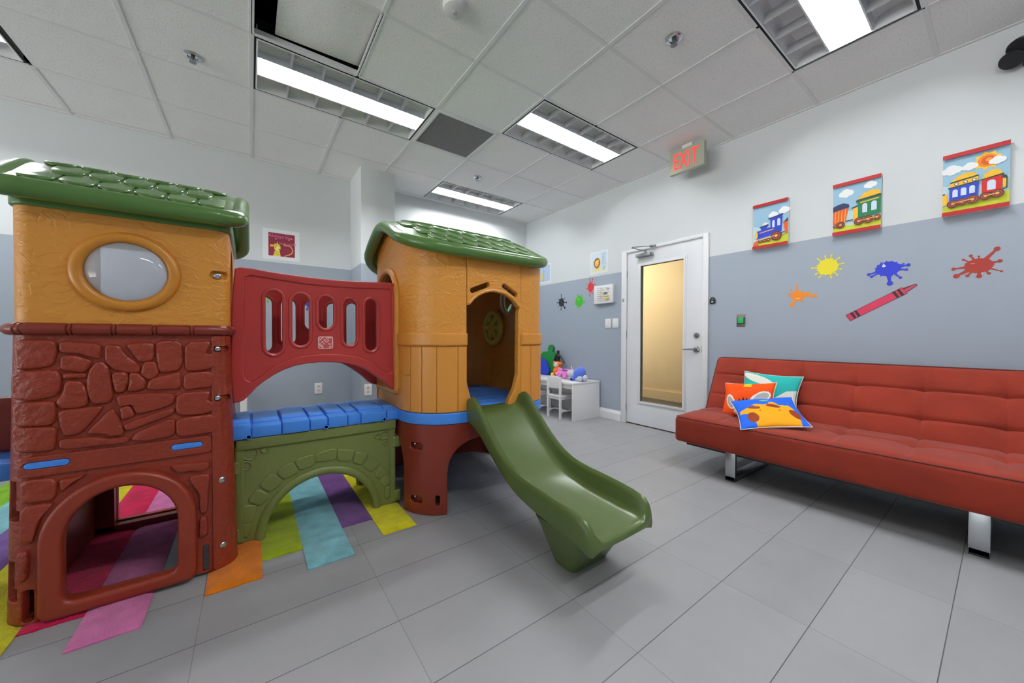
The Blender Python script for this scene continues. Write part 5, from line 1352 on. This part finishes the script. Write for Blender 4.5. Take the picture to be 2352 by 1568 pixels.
# foam puzzle pieces leaning on the wall behind the table
def puzzle(label, c, y, z, col, knob):
    t_ = plate(chaikin([(-.17, 0), (.17, 0), (.17, .33)] + [(.05 + .06 * cos(a), .385 + .06 * sin(a)) for a in (-.9, -.2, .5, 1.2, 1.9, 2.6, 3.3, 4.0)] + [(-.17, .33)] if knob else [(-.10, 0), (.14, 0), (.14, .10), (.08, .13), (.08, .17), (.0, .24), (-.10, .24)], 2), [], .035, .006)
    t_.transform(Matrix(((0, 0, -1, 0), (-1, 0, 0, 0), (0, 1, 0, 0), (0, 0, 0, 1))))
    o = obj('foam_puzzle_piece', t_, mat('foam %d' % col[1], col, .8), None, (c, y, z)); o.rotation_euler = (0, radians(7), 0)
    tag(o, label, 'puzzle piece', 'big foam puzzle pieces'); return o
puzzle('large green foam puzzle piece leaning on the wall behind the table', 3.585, 4.05, ZT_, (8, 118, 52), True)
puzzle('small royal blue foam puzzle piece in front of the green one', 3.520, 4.06, ZT_, (24, 56, 178), False)
# ------------------------------------------------------------------ light in the corridor, world, camera
la = bpy.data.lights.new('corridor_lamp', 'AREA'); la.shape = 'RECTANGLE'; la.size = .6; la.size_y = 1.2; la.energy = CORR; la.color = (1.0, .93, .80)
lo_ = bpy.data.objects.new('corridor_lamp', la); COL.objects.link(lo_); lo_.location = (4.45, 3.9, 2.58)
W = bpy.data.worlds.new('World'); SC.world = W; W.use_nodes = True; wt_ = W.node_tree; bg = wt_.nodes['Background']; bg.inputs[1].default_value = 1.0          # dim sky over a bright lower half added to light the ceiling
g_ = wt_.nodes.new('ShaderNodeTexCoord'); s_ = wt_.nodes.new('ShaderNodeSeparateXYZ'); wt_.links.new(g_.outputs['Generated'], s_.inputs[0])
r_ = wt_.nodes.new('ShaderNodeMapRange'); r_.inputs['From Min'].default_value = -.10; r_.inputs['From Max'].default_value = .06; wt_.links.new(s_.outputs['Z'], r_.inputs['Value'])
x_ = wt_.nodes.new('ShaderNodeMix'); x_.data_type = 'RGBA'; x_.inputs['A'].default_value = (LOW_FILL, LOW_FILL * .985, LOW_FILL * .95, 1); x_.inputs['B'].default_value = (SKY * .88, SKY * .95, SKY, 1)
wt_.links.new(r_.outputs['Result'], x_.inputs['Factor']); wt_.links.new(x_.outputs['Result'], bg.inputs[0])
pl_ = bpy.data.lights.new('window_portal', 'AREA'); pl_.shape = 'RECTANGLE'; pl_.size = WZ1 - WZ0; pl_.size_y = WB - WA; pl_.cycles.is_portal = True
po = bpy.data.objects.new('window_portal', pl_); COL.objects.link(po); po.location = (XL - .13, (WA + WB) / 2, (WZ0 + WZ1) / 2); po.rotation_euler = (0, radians(-90), 0)
yaw, pitch, roll, fpx = 0.6286, -0.0136, -0.0032, 825.74
fw = Vector((sin(yaw) * cos(pitch), cos(yaw) * cos(pitch), sin(pitch))); rt = Vector((cos(yaw), -sin(yaw), 0)); up = rt.cross(fw)
Rc, Uc = rt * cos(roll) - up * sin(roll), up * cos(roll) + rt * sin(roll)
cd = bpy.data.cameras.new('camera'); cd.sensor_fit = 'HORIZONTAL'; cd.sensor_width = 36.0; cd.lens = 36.0 * fpx / 2352; cd.clip_start = .03
co = bpy.data.objects.new('camera', cd); COL.objects.link(co)
co.matrix_world = Matrix(((Rc.x, Uc.x, -fw.x, 0), (Rc.y, Uc.y, -fw.y, 0), (Rc.z, Uc.z, -fw.z, 1.03), (0, 0, 0, 1)))
SC.camera = co
vs = SC.view_settings; vs.view_transform = 'Standard'; vs.look = 'None'; vs.gamma = 1.0; vs.exposure = EXPO; vs.use_curve_mapping = False
SC.display_settings.display_device = 'sRGB'
SC.cycles.max_bounces = 10; SC.cycles.diffuse_bounces = 6; SC.cycles.glossy_bounces = 4; SC.cycles.transparent_max_bounces = 12; SC.cycles.transmission_bounces = 6
SC.cycles.caustics_reflective = False; SC.cycles.caustics_refractive = False; SC.cycles.sample_clamp_indirect = 6.0
